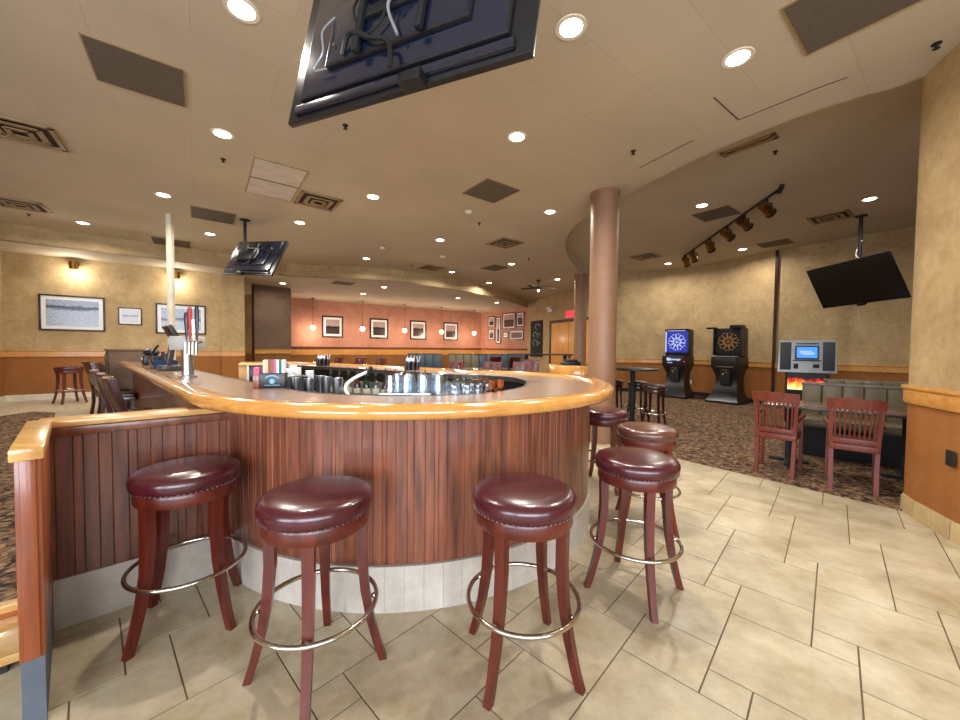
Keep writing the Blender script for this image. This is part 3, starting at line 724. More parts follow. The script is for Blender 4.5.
# ------------------------------------------------------------------ track light
ta, tb_ = Vector((5.60, 10.37)), Vector((4.78, 6.1)); td = (tb_-ta).normalized()
tr = thing('track_light', 'black ceiling track carrying a row of angled brass spot heads', 'track light', (ta.x, ta.y, RECESS))
mb = MB(); L2 = tb_-ta; mb.box((L2.x/2, L2.y/2, -.015), (L2.length, .035, .03), .004, rz=math.atan2(L2.y, L2.x)); mb.build('track', 'blackmatte', tr)
mb = MB(); mb.box((L2.x*1.02, L2.y*1.02, -.025), (.3, .06, .05), .006, rz=math.atan2(L2.y, L2.x)-.35); mb.build('feed_box', 'blackmatte', tr)
for k, f in enumerate((.04, .17, .4, .6, .76, .93)):
    c = L2*f
    aim = Vector((.85, .3, -.38)) if k > 2 else Vector((.6, .45, -.6)); aim.normalize()
    mb = MB(); mb.cyl((c.x, c.y, -.03), (c.x, c.y, -.10), .025, n=10)
    p = Vector((c.x, c.y, -.2)); side = aim.cross(Vector((0, 0, 1))).normalized()
    mb.tube([p+side*.085, p+side*.085+Vector((0, 0, .07)), Vector((c.x, c.y, -.10)), p-side*.085+Vector((0, 0, .07)), p-side*.085], .012, 6)
    a = mb.build('spot_yoke', 'blackmatte', tr)
    mb = MB(); mb.cyl(p-aim*.12, p+aim*.1, .075, .08, 20); mb.build('spot_can', 'brass', a)
    mb = MB(); mb.cyl(p+aim*.1, p+aim*.14, .086, .086, 20); mb.build('spot_rim', 'blackmatte', a)

# ceiling fan
fan = thing('ceiling_fan', 'dark five-blade ceiling fan with a small lamp, far back in the room', 'ceiling fan', (2.0, 12.95, CEIL))
mb = MB(); mb.lathe([(.07, 0), (.06, -.05), (.02, -.07), (.02, -.2), (.09, -.22), (.11, -.27), (.09, -.33), (.001, -.34)], 24); mb.build('motor', 'frame', fan)
for k in range(5):
    a = 2*PI*k/5+.2; mb = MB(); Mx = Matrix.Rotation(a, 4, 'Z') @ Matrix.Translation((0, 0, -.27)) @ Matrix.Rotation(.2, 4, 'X')
    mb.box((.36, 0, 0), (.5, .13, .012), .004, Mx=Mx); mb.box((.11, 0, 0), (.1, .04, .015), Mx=Mx); mb.build('blade', 'frame', fan)
mb = MB(); mb.ball((0, 0, -.365), .045); mb.build('lamp_globe', 'bulb', fan)

# white service pole by the bar
mb = MB(); mb.box((0, 0, (CEIL-RAISE)/2), (.085, .085, CEIL-RAISE), .006); mb.box((0, 0, 2.55), (.09, .09, .02)); mb.box((0, 0, .02), (.14, .14, .04), .005)
tag(mb.build('service_pole', 'cream', loc=(-5.66, 6.83, RAISE)), 'square white service pole from floor to ceiling at the end of bar', 'pole')

# ------------------------------------------------------------------ chairs, table and booth on the right
def slat_chair(label, loc, rz):
    """captain's chair; local +Y is the way the sitter faces"""
    t = thing('dining_chair', label, 'chair', loc, rz, 'slat-back chairs at the right table')
    def stick(path, w, d, nm, mat='chairwood'):
        mb = MB(); mb.loft([[(x-w/2, y-d/2, z), (x+w/2, y-d/2, z), (x+w/2, y+d/2, z), (x-w/2, y+d/2, z)] for x, y, z in path]); return mb.build(nm, mat, t)
    for sx in (-1, 1):
        stick([(sx*.205, -.235, 0), (sx*.205, -.205, .25), (sx*.21, -.195, .45)], .045, .05, 'leg')
        stick([(sx*.23, .22, 0), (sx*.225, .215, .66)], .042, .042, 'leg')
        mb = MB(); mb.tube([(sx*.24, .24, .665), (sx*.265, .08, .67), (sx*.255, -.12, .665), (sx*.23, -.235, .655)], [.02, .026, .024, .018], 8); mb.build('armrest', 'chairwood', t)
    stick([(-.212, -.195, .44), (-.222, -.235, .70), (-.238, -.29, .93)], .042, .04, 'back_post')
    stick([(.212, -.195, .44), (.222, -.235, .70), (.238, -.29, .93)], .042, .04, 'back_post')
    mb = MB(); n = 13; sec = lambda k: ((k/(n-1)-.5)*.53, -.045*(1-(2*k/(n-1)-1)**2))
    mb.loft([[(sec(k)[0], -.275+sec(k)[1]-.014, .845), (sec(k)[0], -.275+sec(k)[1]+.014, .845), (sec(k)[0], -.296+sec(k)[1]+.014, .955-.012*abs(2*k/(n-1)-1)), (sec(k)[0], -.296+sec(k)[1]-.014, .955-.012*abs(2*k/(n-1)-1))] for k in range(n)]); mb.build('top_rail', 'chairwood', t)
    mb = MB(); mb.box((0, -.205, .505), (.40, .03, .05), .005); mb.build('lower_rail', 'chairwood', t)
    for k in range(9):
        x = (k-4)*.043; x2 = x*1.12; cu = -.045*(1-(x2/.26)**2)
        mb = MB(); mb.loft([[(a-.009, b-.006, z), (a+.009, b-.006, z), (a+.009, b+.006, z), (a-.009, b+.006, z)] for a, b, z in ((x, -.205, .52), ((x+x2)/2, -.24+cu*.6, .68), (x2, -.275+cu, .86))]); mb.build('slat', 'chairwood', t)
    mb = MB(); mb.box((0, 0, .44), (.46, .46, .06), .006); mb.build('seat_frame', 'chairwood', t)
    mb = MB(); mb.box((0, .01, .478), (.45, .44, .05), .02, seg=3); mb.build('seat_cushion', 'burgundy', t)
    return t
ca = slat_chair('red-brown slat-back armchair on the carpet, the left one of two at the table', (3.60, 4.38, .01), math.radians(-47))
ca.scale = (.80, .95, 1); ca.location = (3.53, 4.36, .01)
dup(ca, (3.92, 3.88, .01), math.radians(-42), 'red-brown slat-back armchair at the table, the one next to the right pier', (.80, .95, 1))
TR = math.radians(-41)
t = thing('dining_table', 'grey-brown rectangular table on dark pedestals in front of the olive booth', 'table', (4.36, 4.42, .01), TR)
mb = MB(); mb.box((0, 0, .735), (1.5, .72, .035), .006); mb.build('table_top', 'tabletop', t)
mb = MB(); mb.box((0, 0, .733), (1.515, .735, .026), .006); mb.build('edge_band', 'charcoal', t)
for sx in (-1, 1):
    mb = MB(); mb.cyl((sx*.5, 0, .03), (sx*.5, 0, .716), .04, n=16); mb.box((sx*.5, 0, .02), (.07, .56, .04), .01); mb.box((sx*.5, 0, .02), (.4, .07, .04), .01); mb.build('pedestal', 'blackmatte', t)
t = thing('booth', 'olive-grey channelled booth bench behind the table at the right', 'booth', (4.92, 5.02, .01), TR)
mb = MB(); mb.box((.32, 0, .2), (1.46, .56, .4), .01); mb.build('base', 'blackmatte', t)
mb = MB(); mb.box((.32, -.04, .445), (1.46, .58, .11), .03, seg=3); mb.build('seat_cushion', 'olive', t)
mb = MB()
for k in range(7): mb.box((-.31+k*.212, .30, .69), (.212, .13, .5), .022, seg=3)
mb.build('back_cushion', 'olive', t)
mb = MB(); mb.box((.32, .42, .465), (1.48, .12, .93), .01); mb.box((.32, .36, .935), (1.5, .26, .03), .008); mb.build('back_frame', 'olivetop', t)
t = thing('booth', 'second olive-grey booth back rising behind the channelled booth by the right wall', 'booth', (6.10, 5.58, .01), TR); t.scale = (1, 1, .92)
mb = MB(); mb.box((.2, 0, .2), (1.7, .5, .4), .01); mb.build('base', 'blackmatte', t)
mb = MB(); mb.box((.2, 0, .44), (1.7, .55, .1), .03, seg=3); mb.build('seat_cushion', 'olive', t)
mb = MB()
for k in range(8): mb.box((-.54+k*.212, .26, .74), (.212, .13, .56), .022, seg=3)
mb.build('back_cushion', 'olive', t)
mb = MB(); mb.box((.2, .37, .5), (1.72, .1, 1.0), .01); mb.box((.2, .33, 1.02), (1.74, .24, .03), .008); mb.build('back_frame', 'olivetop', t)

# ------------------------------------------------------------------ dart machines and jukebox
def dart(label, loc, rz, lit):
    t = thing('dart_machine', label, 'dart machine', loc, rz, 'electronic dart machines')     # front faces local -Y
    mb = MB(); rings = []
    for z, w, y0, y1 in ((0, .80, -.42, .28), (.06, .80, -.42, .28), (.10, .74, -.37, .27), (.3, .58, -.22, .25), (.5, .52, -.15, .25), (.72, .53, -.14, .25), (.86, .62, -.20, .27), (.98, .70, -.25, .28), (1.24, .70, -.24, .27)):
        rings.append([(-w/2, y0, z), (w/2, y0, z), (w/2, y1, z), (-w/2, y1, z)])
    mb.loft(rings); mb.build('pedestal', 'black', t, 30)
    mb = MB(); mb.box((0, .09, 1.63), (.68, .34, .78), .015); mb.build('cabinet', 'black', t)
    mb = MB()
    if lit:
        mb.box((0, -.02, 2.02), (.66, .3, .05), .02); mb.build('hood', 'black', t)
    else:
        mb.bm.free()
        for sx in (-1, 1): mb = MB(); mb.box((sx*.33, -.10, 1.66), (.03, .18, .74), .01); mb.build('side_wing', 'black', t)
        mb = MB(); mb.box((-.40, -.14, 2.03), (.22, .2, .05), .015); mb.box((.22, -.10, 2.05), (.28, .3, .09), .015); mb.build('lamp_arm', 'black', t)
    # board face
    mb = MB(); mb.box((0, -.085, 1.66), (.6, .012, .62)); bpn = mb.build('board_panel', 'blueglow' if lit else 'blackmatte', t)
    mb = MB(); a = 'whiteglow' if lit else 'gold'
    for k in range(20):
        an = 2*PI*(k+.5)/20
        for (r0, r1, hw) in (((.06, .175, .075), (.185, .205, .06), (.215, .24, .06)) if k % 2 else ((.09, .13, .07), (.225, .255, .05))):
            pts = [(r*math.sin(an+s*hw*1.5), -.094, 1.66+r*math.cos(an+s*hw*1.5)) for r, s in ((r0, -1), (r0, 1), (r1, 1), (r1, -1))]
            mb.quad(pts)
    mb.cyl((0, -.09, 1.66), (0, -.096, 1.66), .03, n=20); mb.build('dartboard', a, bpn, 0)
    if lit:
        mb = MB(); mb.box((-.315, -.09, 1.66), (.03, .03, .62), .006); mb.box((0, -.13, 2.0), (.5, .06, .03), .01); mb.build('light_strip', 'whiteglow', t)
    mb = MB(); mb.box((0, -.245, 1.12), (.5, .012, .26), .004); dsp = mb.build('display', 'navy' if lit else 'frame', t)
    if lit:
        mb = MB(); mb.lathe([(.035, 0), (.05, 0), (.05, .006), (.035, .006)], 16, Mx=Matrix.Translation((-.17, -.255, 1.14)) @ Matrix.Rotation(PI/2, 4, 'X'))
        for k in range(6): mb.box((-.10+k*.052, -.254, 1.135-.01*(k == 4)), (.034, .005, .05+.03*(k in (0,))+.02*(k == 4)), .008)
        mb.box((-.12, -.254, 1.04), (.14, .004, .02)); mb.build('display_text', 'whiteglow', dsp)
        mb = MB(); mb.ball((.28, -.25, 1.08), .02); mb.build('start_button', 'redglow', t)
    else:
        mb = MB(); mb.box((0, -.26, 1.26), (.62, .06, .02), .005); mb.box((0, -.255, .98), (.4, .02, .012)); mb.build('ledge', 'silver', t)
    mb = MB(); mb.box((0, -.19, .68), (.24, .08, .4), .01); cdr = mb.build('coin_door', 'blackmatte', t)
    mb = MB(); mb.cyl((-.04, -.225, .78), (-.04, -.245, .78), .03, n=14); mb.box((.03, -.232, .83), (.02, .01, .06)); mb.box((-.0, -.20, .9), (.16, .05, .012)); mb.build('coin_slot', 'chrome', cdr)
    return t
dart('lit electronic dart machine with glowing blue board by the curved wall', (5.98, 11.25, .01), math.radians(-50), True)
dart('unlit black electronic dart machine with gold board, right of the lit one', (6.78, 10.12, .01), math.radians(-56), False)
jr = math.radians(-36)
t = thing('jukebox', 'silver jukebox with blue screen and two dark speakers on a flame-fronted stand', 'jukebox', (6.42, 7.32, .01), jr)
mb = MB(); mb.loft([[(sx*(.44-.02*u), y, z) for sx, y in ((-1, -.08+.05*u), (1, -.08+.05*u), (1, .14), (-1, .14))] for z, u in ((1.0, 0), (1.02, 0), (1.60, 1), (1.635, 1.1))]); mb.build('case', 'silver', t)
tl = Matrix.Translation((0, -.062, 1.32)) @ Matrix.Rotation(-.08, 4, 'X')
for sx in (-1, 1):
    mb = MB(); mb.box((sx*.32, -.005, 0), (.17, .03, .55), .01, Mx=tl); mb.build('speaker', 'grille', t)
mb = MB(); mb.box((0, -.005, .07), (.36, .03, .27), .012, Mx=tl); bz = mb.build('screen_bezel', 'bluebin', t)
mb = MB(); mb.box((0, -.022, .07), (.30, .008, .21), Mx=tl); mb.build('screen', 'screenblue', bz)
mb = MB()
for x, z, w, h in ((-.02, .09, .18, .018), (.0, .06, .22, .02), (.02, .035, .16, .014)): mb.box((x, -.028, z), (w, .004, h), .003, Mx=tl)
mb.build('screen_text', 'whiteglow', bz, 0)
mb = MB(); mb.box((-.0, -.01, -.085), (.42, .02, .02), Mx=tl); mb.box((-.16, -.012, -.20), (.07, .02, .1), .006, Mx=tl); mb.box((.14, -.012, -.19), (.09, .02, .07), .006, Mx=tl); mb.build('coin_slots', 'blackmatte', t)
mb = MB(); mb.box((0, -.012, .245), (.34, .012, .02), .004, Mx=tl); mb.build('name_plate', 'charcoal', t)
mb = MB(); mb.box((.02, .05, .5), (.64, .3, 1.0), .01); mb.build('stand', 'blackmatte', t)
mb = MB(); mb.box((.0, -.11, .83), (.56, .016, .34)); mb.build('flame_panel', 'flame', t)
o = tag(MB().box((0, 0, 0), (.075, .012, .12), .004).build('wall_outlet', 'cream', loc=(6.62, 11.66, .42)), 'small cream wall outlet between the two dart machines', 'outlet'); o.rotation_euler = (0, 0, math.radians(-58))
o = tag(MB().box((0, 0, 0), (.012, .08, .12), .004).build('wall_outlet', 'blackmatte', loc=(3.578, 2.80, .62)), 'small dark wall outlet low on the right pier', 'outlet'); o.rotation_euler = (0, 0, math.radians(-21))

# tall table by the column
t = thing('tall_table', 'black round tall table right behind the large brown column', 'tall table', (2.86, 6.95, .01))
mb = MB(); mb.lathe([(.001, 1.035), (.44, 1.035), (.455, 1.045), (.455, 1.06), (.44, 1.07), (.001, 1.07)], 40); mb.build('table_top', 'black', t)
mb = MB(); mb.cyl((0, 0, .03), (0, 0, 1.04), .045, n=16); mb.build('post', 'blackmatte', t)
mb = MB(); mb.lathe([(.2, 0), (.2, .015), (.06, .05), (.001, .05)], 28); mb.build('base', 'blackmatte', t)
# service counter behind the columns
SCP = [tuple(p) for p in catmull([(1.75, 8.5), (1.47, 7.8), (1.55, 7.2), (1.9, 6.95), (2.2, 7.05)], 6)]
t = thing('service_counter', 'oak-edged service counter between the bar and the brown columns', 'counter', (0, 0, RAISE))
mb = MB(); mb.prism(SCP+[(2.3, 8.3)], 0, .78); mb.build('body', 'mustard', t)
mb = MB(); mb.prism(SCP+[(2.3, 8.3)], .945, .965); mb.build('top', 'charcoal', t)
mb = MB(); sweep(mb, SCP, [(-.01, .76), (-.03, .78), (-.03, .94), (-.015, .968), (.05, .968), (.05, .76)]); mb.build('oak_edge', 'oak_rail', t)
mb = MB(); mb.box((0, 0, .03), (.34, .3, .06), .01); mb.box((0, .02, .08), (.3, .04, .05), .008); tag(mb.build('serving_tray', 'black', loc=(1.85, 7.6, RAISE+.965)), 'flat black tray lying on the oak-edged service counter', 'tray')

# ------------------------------------------------------------------ bar chairs and lounge chairs
def bar_chair(label, loc, rz, mat='darkwood', group='leather chairs along the left bar arm', pad='darkleather', top=.965):
    """solid-back chair; local +Y is the way the sitter faces"""
    t = thing('side_chair', label, 'chair', loc, rz, group)
    for sx in (-1, 1):
        mb = MB(); mb.loft([[(sx*.19+a, y+b, z) for a, b in ((-.02, -.022), (.02, -.022), (.02, .022), (-.02, .022))] for y, z in ((-.24, 0), (-.2, .3), (-.2, .46), (-.235, .72), (-.30, top))]); mb.build('leg', mat, t)
        mb = MB(); mb.loft([[(sx*.19+a*q, .15+b*q, z) for a, b in ((-.02, -.02), (.02, -.02), (.02, .02), (-.02, .02))] for z, q in ((0, .75), (.44, 1))]); mb.build('leg', mat, t)
    mb = MB(); mb.box((0, -.02, .42), (.42, .38, .06), .006); mb.build('seat_frame', mat, t)
    mb = MB(); mb.box((0, -.02, .475), (.43, .38, .07), .025, seg=3); mb.build('seat_cushion', pad, t)
    mb = MB(); n = 9; f = lambda k: (-.2+.05*k, -.03*(1-(k/4-1)**2))
    mb.loft([[(f(k)[0], -.215+f(k)[1], .60), (f(k)[0], -.18+f(k)[1], .60), (f(k)[0], -.285+f(k)[1], top+.01), (f(k)[0], -.325+f(k)[1], top+.01)] for k in range(n)]); mb.build('backrest', pad, t, 50)
    mb = MB(); mb.loft([[(f(k)[0]*1.06, -.285+f(k)[1]-.045, top+.0), (f(k)[0]*1.06, -.285+f(k)[1]+.01, top+.0), (f(k)[0]*1.06, -.287+f(k)[1]+.005, top+.03), (f(k)[0]*1.06, -.292+f(k)[1]-.04, top+.03)] for k in range(n)]); mb.build('top_rail', mat, t, 50)
    return t
fa = math.radians(-43)    # facing the left bar arm
fx, fy = -math.sin(fa), math.cos(fa)
b0 = None
for (x, y), lab, rr in (((-3.21, 3.25), 'dark burgundy chair nearest the camera along the left bar arm', 0), ((-3.71, 3.69), 'dark burgundy chair, second along the left bar arm from the camera', 0),
        ((-4.24, 4.13), 'dark burgundy chair, third along the left bar arm from the camera', 0), ((-5.97, 5.80), 'dark red chair turned slightly, fourth along the left bar arm', -.25), ((-6.58, 6.24), 'dark red chair at the far end of the row along the left bar arm', .2)):
    px, py = x+fx*.29, y+fy*.29
    if b0 is None: b0 = bar_chair(lab, (px, py, RAISE), fa)
    else: dup(b0, (px, py, RAISE), fa+rr, lab)
lc = None
for x, y, rz, lab in ((.12, 7.55, 2.6, 'burgundy lounge chair behind the bar, directly under the gallery of frames'),
    (.78, 7.62, 2.7, 'burgundy lounge chair behind the bar, below the chalkboard side of the gallery'),
    (1.22, 9.15, 2.9, 'burgundy lounge chair behind the bar, closest to the oak-edged counter'),
    (-.70, 7.8, 2.4, 'burgundy lounge chair behind the bar, just right of the black napkin caddy'),
    (-2.02, 9.6, 2.5, 'dark lounge chair behind the far counter, left of the black napkin caddy'),
    (-2.72, 9.3, 2.4, 'burgundy lounge chair behind the far counter, below the second pink-wall picture'),
    (-3.30, 9.5, 2.5, 'burgundy lounge chair behind the far counter, between first and second pink-wall pictures'),
    (-3.90, 9.55, 2.4, 'burgundy lounge chair behind the far counter, below the first pink-wall picture'),
    (.42, 13.1, .4, 'burgundy lounge chair against the blue-grey booths, left one of a pair'),
    (1.05, 12.9, .5, 'burgundy lounge chair against the blue-grey booths, right one of a pair')):
    zz = RAISE+(.009 if y > 8.5 else 0)
    if lc is None: lc = bar_chair(lab, (x, y, zz), rz, 'chairwood', 'lounge chairs behind the bar', 'burgundy'); 
    else: dup(lc, (x, y, zz), rz, lab)
# booths in front of the back wall
for (x, y), w, mat, lab in (((-2.15, 14.5), 1.3, 'bluegrey', 'blue-grey booth back under the third pink-wall picture'), ((-.65, 14.7), 1.2, 'olive', 'olive booth back between two blue-grey booths'), ((.85, 14.9), 1.8, 'bluegrey', 'blue-grey booth back below the gallery of seven frames')):
    t = thing('booth', lab, 'booth', (x, y, RAISE+.009), .04, 'booths along the back wall')
    mb = MB(); mb.box((0, -.3, .21), (w, .6, .42), .01); mb.build('base', 'blackmatte', t)
    mb = MB(); mb.box((0, -.32, .46), (w, .6, .1), .03, seg=3); mb.build('seat_cushion', mat, t)
    mb = MB(); k = max(3, int(w/.3))
    for i in range(k): mb.box((-w/2+w*(i+.5)/k, 0, .75), (w/k, .14, .56), .025, seg=3)
    mb.build('back_cushion', mat, t)
    mb = MB(); mb.box((0, .03, 1.035), (w+.02, .2, .03), .006); mb.build('cap', 'frame', t)
def tall_black(label, loc, rz, w, d):
    t = thing('tall_table', label, 'tall table', loc, rz, 'tall black tables at the back')
    mb = MB(); mb.box((0, 0, 1.09), (w, d, .045), .008); mb.build('table_top', 'black', t)
    mb = MB(); mb.box((0, 0, .55), (.1, .1, 1.06), .006); mb.build('post', 'blackmatte', t)
    mb = MB(); mb.box((0, 0, .02), (.6, .08, .04), .01); mb.box((0, 0, .02), (.08, .6, .04), .01); mb.build('base', 'blackmatte', t)
tall_black('long tall black table in front of the gallery of frames', (1.50, 12.0, RAISE+.009), .05, 1.35, .75)
tall_black('tall black table in front of the honey-coloured door', (2.90, 12.75, RAISE), -.1, 1.0, .7)
t = thing('low_table', 'low black table beside the rightmost burgundy lounge chair', 'table', (1.08, 6.42, RAISE), .3)
mb = MB(); mb.box((-.25, .35, .735), (.6, .45, .03), .006); mb.build('table_top', 'charcoal', t)
mb = MB(); mb.cyl((-.25, .35, .03), (-.25, .35, .72), .04, n=14); mb.lathe([(.24, 0), (.24, .015), (.05, .04), (.001, .04)], 24, (-.25, .35, 0)); mb.build('pedestal', 'blackmatte', t)

# ------------------------------------------------------------------ wall hangings
def picture(label, P, d, s, z, w, h, border, pm, group, matw, lift=0, nm='framed_picture'):
    Mx = frame_mat(P, d, s, z, lift)
    t = thing(nm, label, 'picture', group=group); t.matrix_world = Mx
    b = border; mb = MB()
    for sx in (-1, 1): mb.box((sx*(w/2-b/2), -.016, 0), (b, .032, h), .004); mb.box((0, -.016, sx*(h/2-b/2)), (w-2*b, .032, b), .004)
    mb.build('frame', 'frame', t)
    mb = MB(); mb.box((0, -.008, 0), (w-2*b+.002, .014, h-2*b+.002)); mbd = mb.build('mat_board', 'matboard', t)
    mb = MB(); mb.box((0, -.017, 0), (w-2*b-2*matw, .004, h-2*b-2*matw*(1 if h > .6 else .8))); mb.build('print', pm, mbd)
    return t
ld = e1
GL = 'framed prints on the left wall'
pm = lambda i, **k: photomat('print_%d' % i, i, k.get('sky', (206, 204, 208)), k.get('land', (110, 106, 108)), k.get('ink', (58, 54, 58)), k.get('h', .6))
picture('wide framed print of a frozen lake with a dark shoreline, on the tan left wall', LA, ld, 1.07, 2.15, 1.08, .83, .035, pm(1, sky=(176, 188, 208), land=(198, 208, 226), ink=(64, 72, 92), h=.72), GL, .075)
picture('small framed print between the two wide ones on the tan left wall', LA, ld, 2.06, 2.14, .44, .43, .022, pm(2, sky=(214, 218, 228), land=(206, 210, 222), ink=(150, 140, 160), h=.55), GL, .05)
picture('wide framed print half hidden behind the beer tap handles', LA, ld, 3.07, 2.12, 1.05, .79, .035, pm(3, sky=(190, 200, 216), land=(204, 210, 222), ink=(110, 118, 134), h=.5), GL, .075)
pdv = Vector(PWB)-Vector(PWA); GP2 = 'framed photographs on the pink wall'
for i, (s, lab, ink) in enumerate(((2.10, 'framed harbour-like dark photograph, first on the pink wall from the taupe pier', (40, 34, 34)), (4.22, 'framed photograph of dark shapes over pale ground, second on the pink wall', (46, 40, 40)), (6.26, 'framed photograph with a dark block under pale sky, third on the pink wall', (54, 48, 48)), (8.17, 'framed grey hazy photograph, fourth on the pink wall nearest the corner', (96, 84, 84)))):
    picture(lab, PWA, pdv, s, 2.31, .9, .95, .06, pm(10+i, sky=(206, 186, 180), land=(84, 70, 68), ink=ink, h=.5+.06*(i % 3)), GP2, .1)
gd = Vector(GWB)-Vector(PWB); GG = 'gallery of framed photographs'
for i, (s, z, w, h, lab) in enumerate(((.94, 2.88, .58, .59, 'small framed photograph at the upper left of the gallery'), (1.5, 2.4, .4, 1.42, 'tall narrow framed print second column of the gallery'), (2.31, 2.86, .94, .84, 'largest framed photograph of the gallery, top middle'), (3.14, 2.89, .54, .75, 'upright framed photograph at the top right of the gallery'), (.94, 2.17, .56, .58, 'small framed photograph at the lower left of the gallery'), (2.07, 2.13, .42, .32, 'smallest framed print in the middle bottom of the gallery'), (2.89, 2.12, 1.0, .51, 'wide low framed photograph at the lower right of the gallery'))):
    picture(lab, PWB, gd, s, z, w, h, .045, pm(20+i, sky=(206, 178, 174), land=(110, 84, 82), ink=(64, 48, 48), h=.45+.05*i), GG, .06)
Mx = frame_mat(GWB, dwd, .87, 1.9); t = thing('chalkboard', 'tall black chalkboard with faint chalk marks beside the gallery of frames', 'chalkboard'); t.matrix_world = Mx
mb = MB(); mb.box((0, -.02, 0), (1.0, .04, 1.7), .005); mb.build('board', 'chalk', t)
mb = MB(); rr = random.Random(3)
for cx, cz, sc in ((.1, .55, .2), (-.1, .2, .16), (.2, .15, .14), (-.1, -.2, .2), (.2, -.25, .12)):
    pts = [(cx+sc*math.cos(a)*(1-.12*a/2), -.043, cz+sc*.7*math.sin(a)) for a in [k*.5 for k in range(10)]]
    mb.tube(pts, .014, 5)
mb.build('chalk_drawing', 'chalkmark', t)
Mx = frame_mat(GWB, dwd, 1.98, 3.12); t = thing('emergency_light', 'white twin emergency light high on the wall above the chalkboard', 'emergency light'); t.matrix_world = Mx
mb = MB(); mb.box((0, -.05, 0), (.3, .1, .14), .02); mb.build('housing', 'white', t)
for sx in (-1, 1): mb = MB(); mb.cyl((sx*.09, -.08, .1), (sx*.1, -.16, .1), .05, .06, 14); mb.build('lamp_head', 'white', t)
# exit sign
Mx = frame_mat(GWB, dwd, 3.36, 2.86); t = thing('exit_sign', 'pink-red glowing EXIT sign above the honey-coloured door', 'exit sign'); t.matrix_world = Mx
mb = MB(); mb.box((0, -.04, 0), (.46, .08, .27), .01); mb.build('housing', 'exitglow', t)
cu = bpy.data.curves.new('exit_letters', 'FONT'); cu.body = 'EXIT'; cu.size = .19; cu.align_x = 'CENTER'; cu.align_y = 'CENTER'; cu.extrude = .003
co_ = bpy.data.objects.new('exit_curve', cu); me = bpy.data.meshes.new_from_object(co_); bpy.data.objects.remove(co_); me.materials.clear(); me.materials.append(M['pinkpaper'])
o = bpy.data.objects.new('exit_letters', me); COL.objects.link(o); o.parent = t; o.location = (0, -.084, 0); o.rotation_euler = (PI/2, 0, 0)
# picture spots on the left wall
for s, lab in ((1.13, 'small cream wall spot high above the wide frozen lake print'), (2.99, 'small cream wall spot high above the print behind the beer taps')):
    Mx = frame_mat(LA, ld, s, 3.26); t = thing('wall_spot', lab, 'wall lamp', group='wall spots over the prints'); t.matrix_world = Mx
    mb = MB(); mb.cyl((0, 0, .08), (0, -.16, .08), .02, n=10); mb.cyl((0, 0, .08), (0, -.02, .08), .06, n=16); mb.build('arm', 'brass', t)
    mb = MB(); mb.lathe([(.075, -.09), (.08, .08), (.02, .1), (.001, .1)], 20, (0, -.18, 0), cap=False); mb.build('shade', 'brass', t)
    mb = MB(); mb.ball((0, -.18, -.02), .04); mb.build('bulb', 'bulb', t)
    l = bpy.data.lights.new('wall_spot_lamp', 'POINT'); l.energy = 22; l.color = (1, .94, .82); l.shadow_soft_size = .06
    lo = bpy.data.objects.new('wall_spot_lamp', l); COL.objects.link(lo); p = Mx @ Vector((0, -.24, -.18)); lo.location = p
# pendants before the pink wall
pt = None
for x, y, lab in ((-7.0, 15.6, 'first bare pendant bulb from the taupe pier'), (-5.15, 16.3, 'pendant bulb between the first and second pink-wall pictures'), (-3.55, 17.5, 'pendant bulb just left of the third pink-wall picture'), (-1.93, 18.6, 'pendant bulb just left of the fourth pink-wall picture'), (-.33, 19.9, 'pendant bulb near the corner of the pink wall')):
    if pt is None:
        pt = thing('pendant_lamp', lab, 'pendant lamp', (x, y, SOFFIT), 0, 'pendant bulbs before the pink wall')
        mb = MB(); mb.lathe([(.06, 0), (.06, -.03), (.001, -.035)], 18); mb.build('canopy', 'frame', pt)
        mb = MB(); mb.cyl((0, 0, -.03), (0, 0, -1.08), .006, n=6); mb.build('cord', 'frame', pt)
        mb = MB(); mb.cyl((0, 0, -1.05), (0, 0, -1.14), .035, .045, 14); skt = mb.build('socket', 'brass', pt)
        mb = MB(); mb.ball((0, 0, -1.22), .105, n=18); mb.build('globe', 'bulb', skt)
    else: dup(pt, (x, y, SOFFIT), 0, lab)
    l = bpy.data.lights.new('pendant_bulb', 'POINT'); l.energy = 55; l.color = (1, .80, .62); l.shadow_soft_size = .11
    lo = bpy.data.objects.new('pendant_bulb', l); COL.objects.link(lo); lo.location = (x+.05, y-.05, SOFFIT-1.42)

# ------------------------------------------------------------------ things on and in the bar
ZB = 1.1155
t = thing('beer_tower', 'stainless beer tower with a square head and coloured tap handles', 'beer tower', (-2.80, 3.56, ZB), 0)
mb = MB(); mb.lathe([(.075, 0), (.075, .012), (.047, .02), (.047, .27), (.001, .27)], 28); mb.build('column', 'steel', t)
mb = MB(); mb.box((.0, 0, .325), (.27, .11, .13), .008); mb.build('tap_head', 'headmetal', t)
for k, (mt, sc) in enumerate((('navy', 1), ('redlabel', 1.08), ('white', .9), ('black', 1.1))):
    x = .075+k*.033; mb = MB(); mb.cyl((x, -.05, .34), (x, -.11, .33), .012, n=10); mb.cyl((x, -.11, .335), (x, -.115, .22), .01, n=10); fz = mb.build('faucet', 'chrome', t)
    mb = MB(); mb.loft([[(x+math.cos(a)*r*.8, -.105+math.sin(a)*r*.5, z) for a in [2*PI*i/10 for i in range(10)]] for z, r in ((.35, .009), (.40, .013), (.52, .024), (.58*sc, .026), (.61*sc, .016))]); mb.build('tap_handle', mt, fz, 50)
t = thing('till', 'dark point-of-sale till with a tilted screen on a stand on the bar', 'till', (-3.76, 4.52, ZB), math.radians(140))
mb = MB(); mb.box((0, 0, .03), (.26, .22, .06), .012); mb.box((0, .03, .2), (.08, .06, .34), .01, Mx=Matrix.Rotation(.15, 4, 'X')); mb.build('stand', 'charcoal', t)
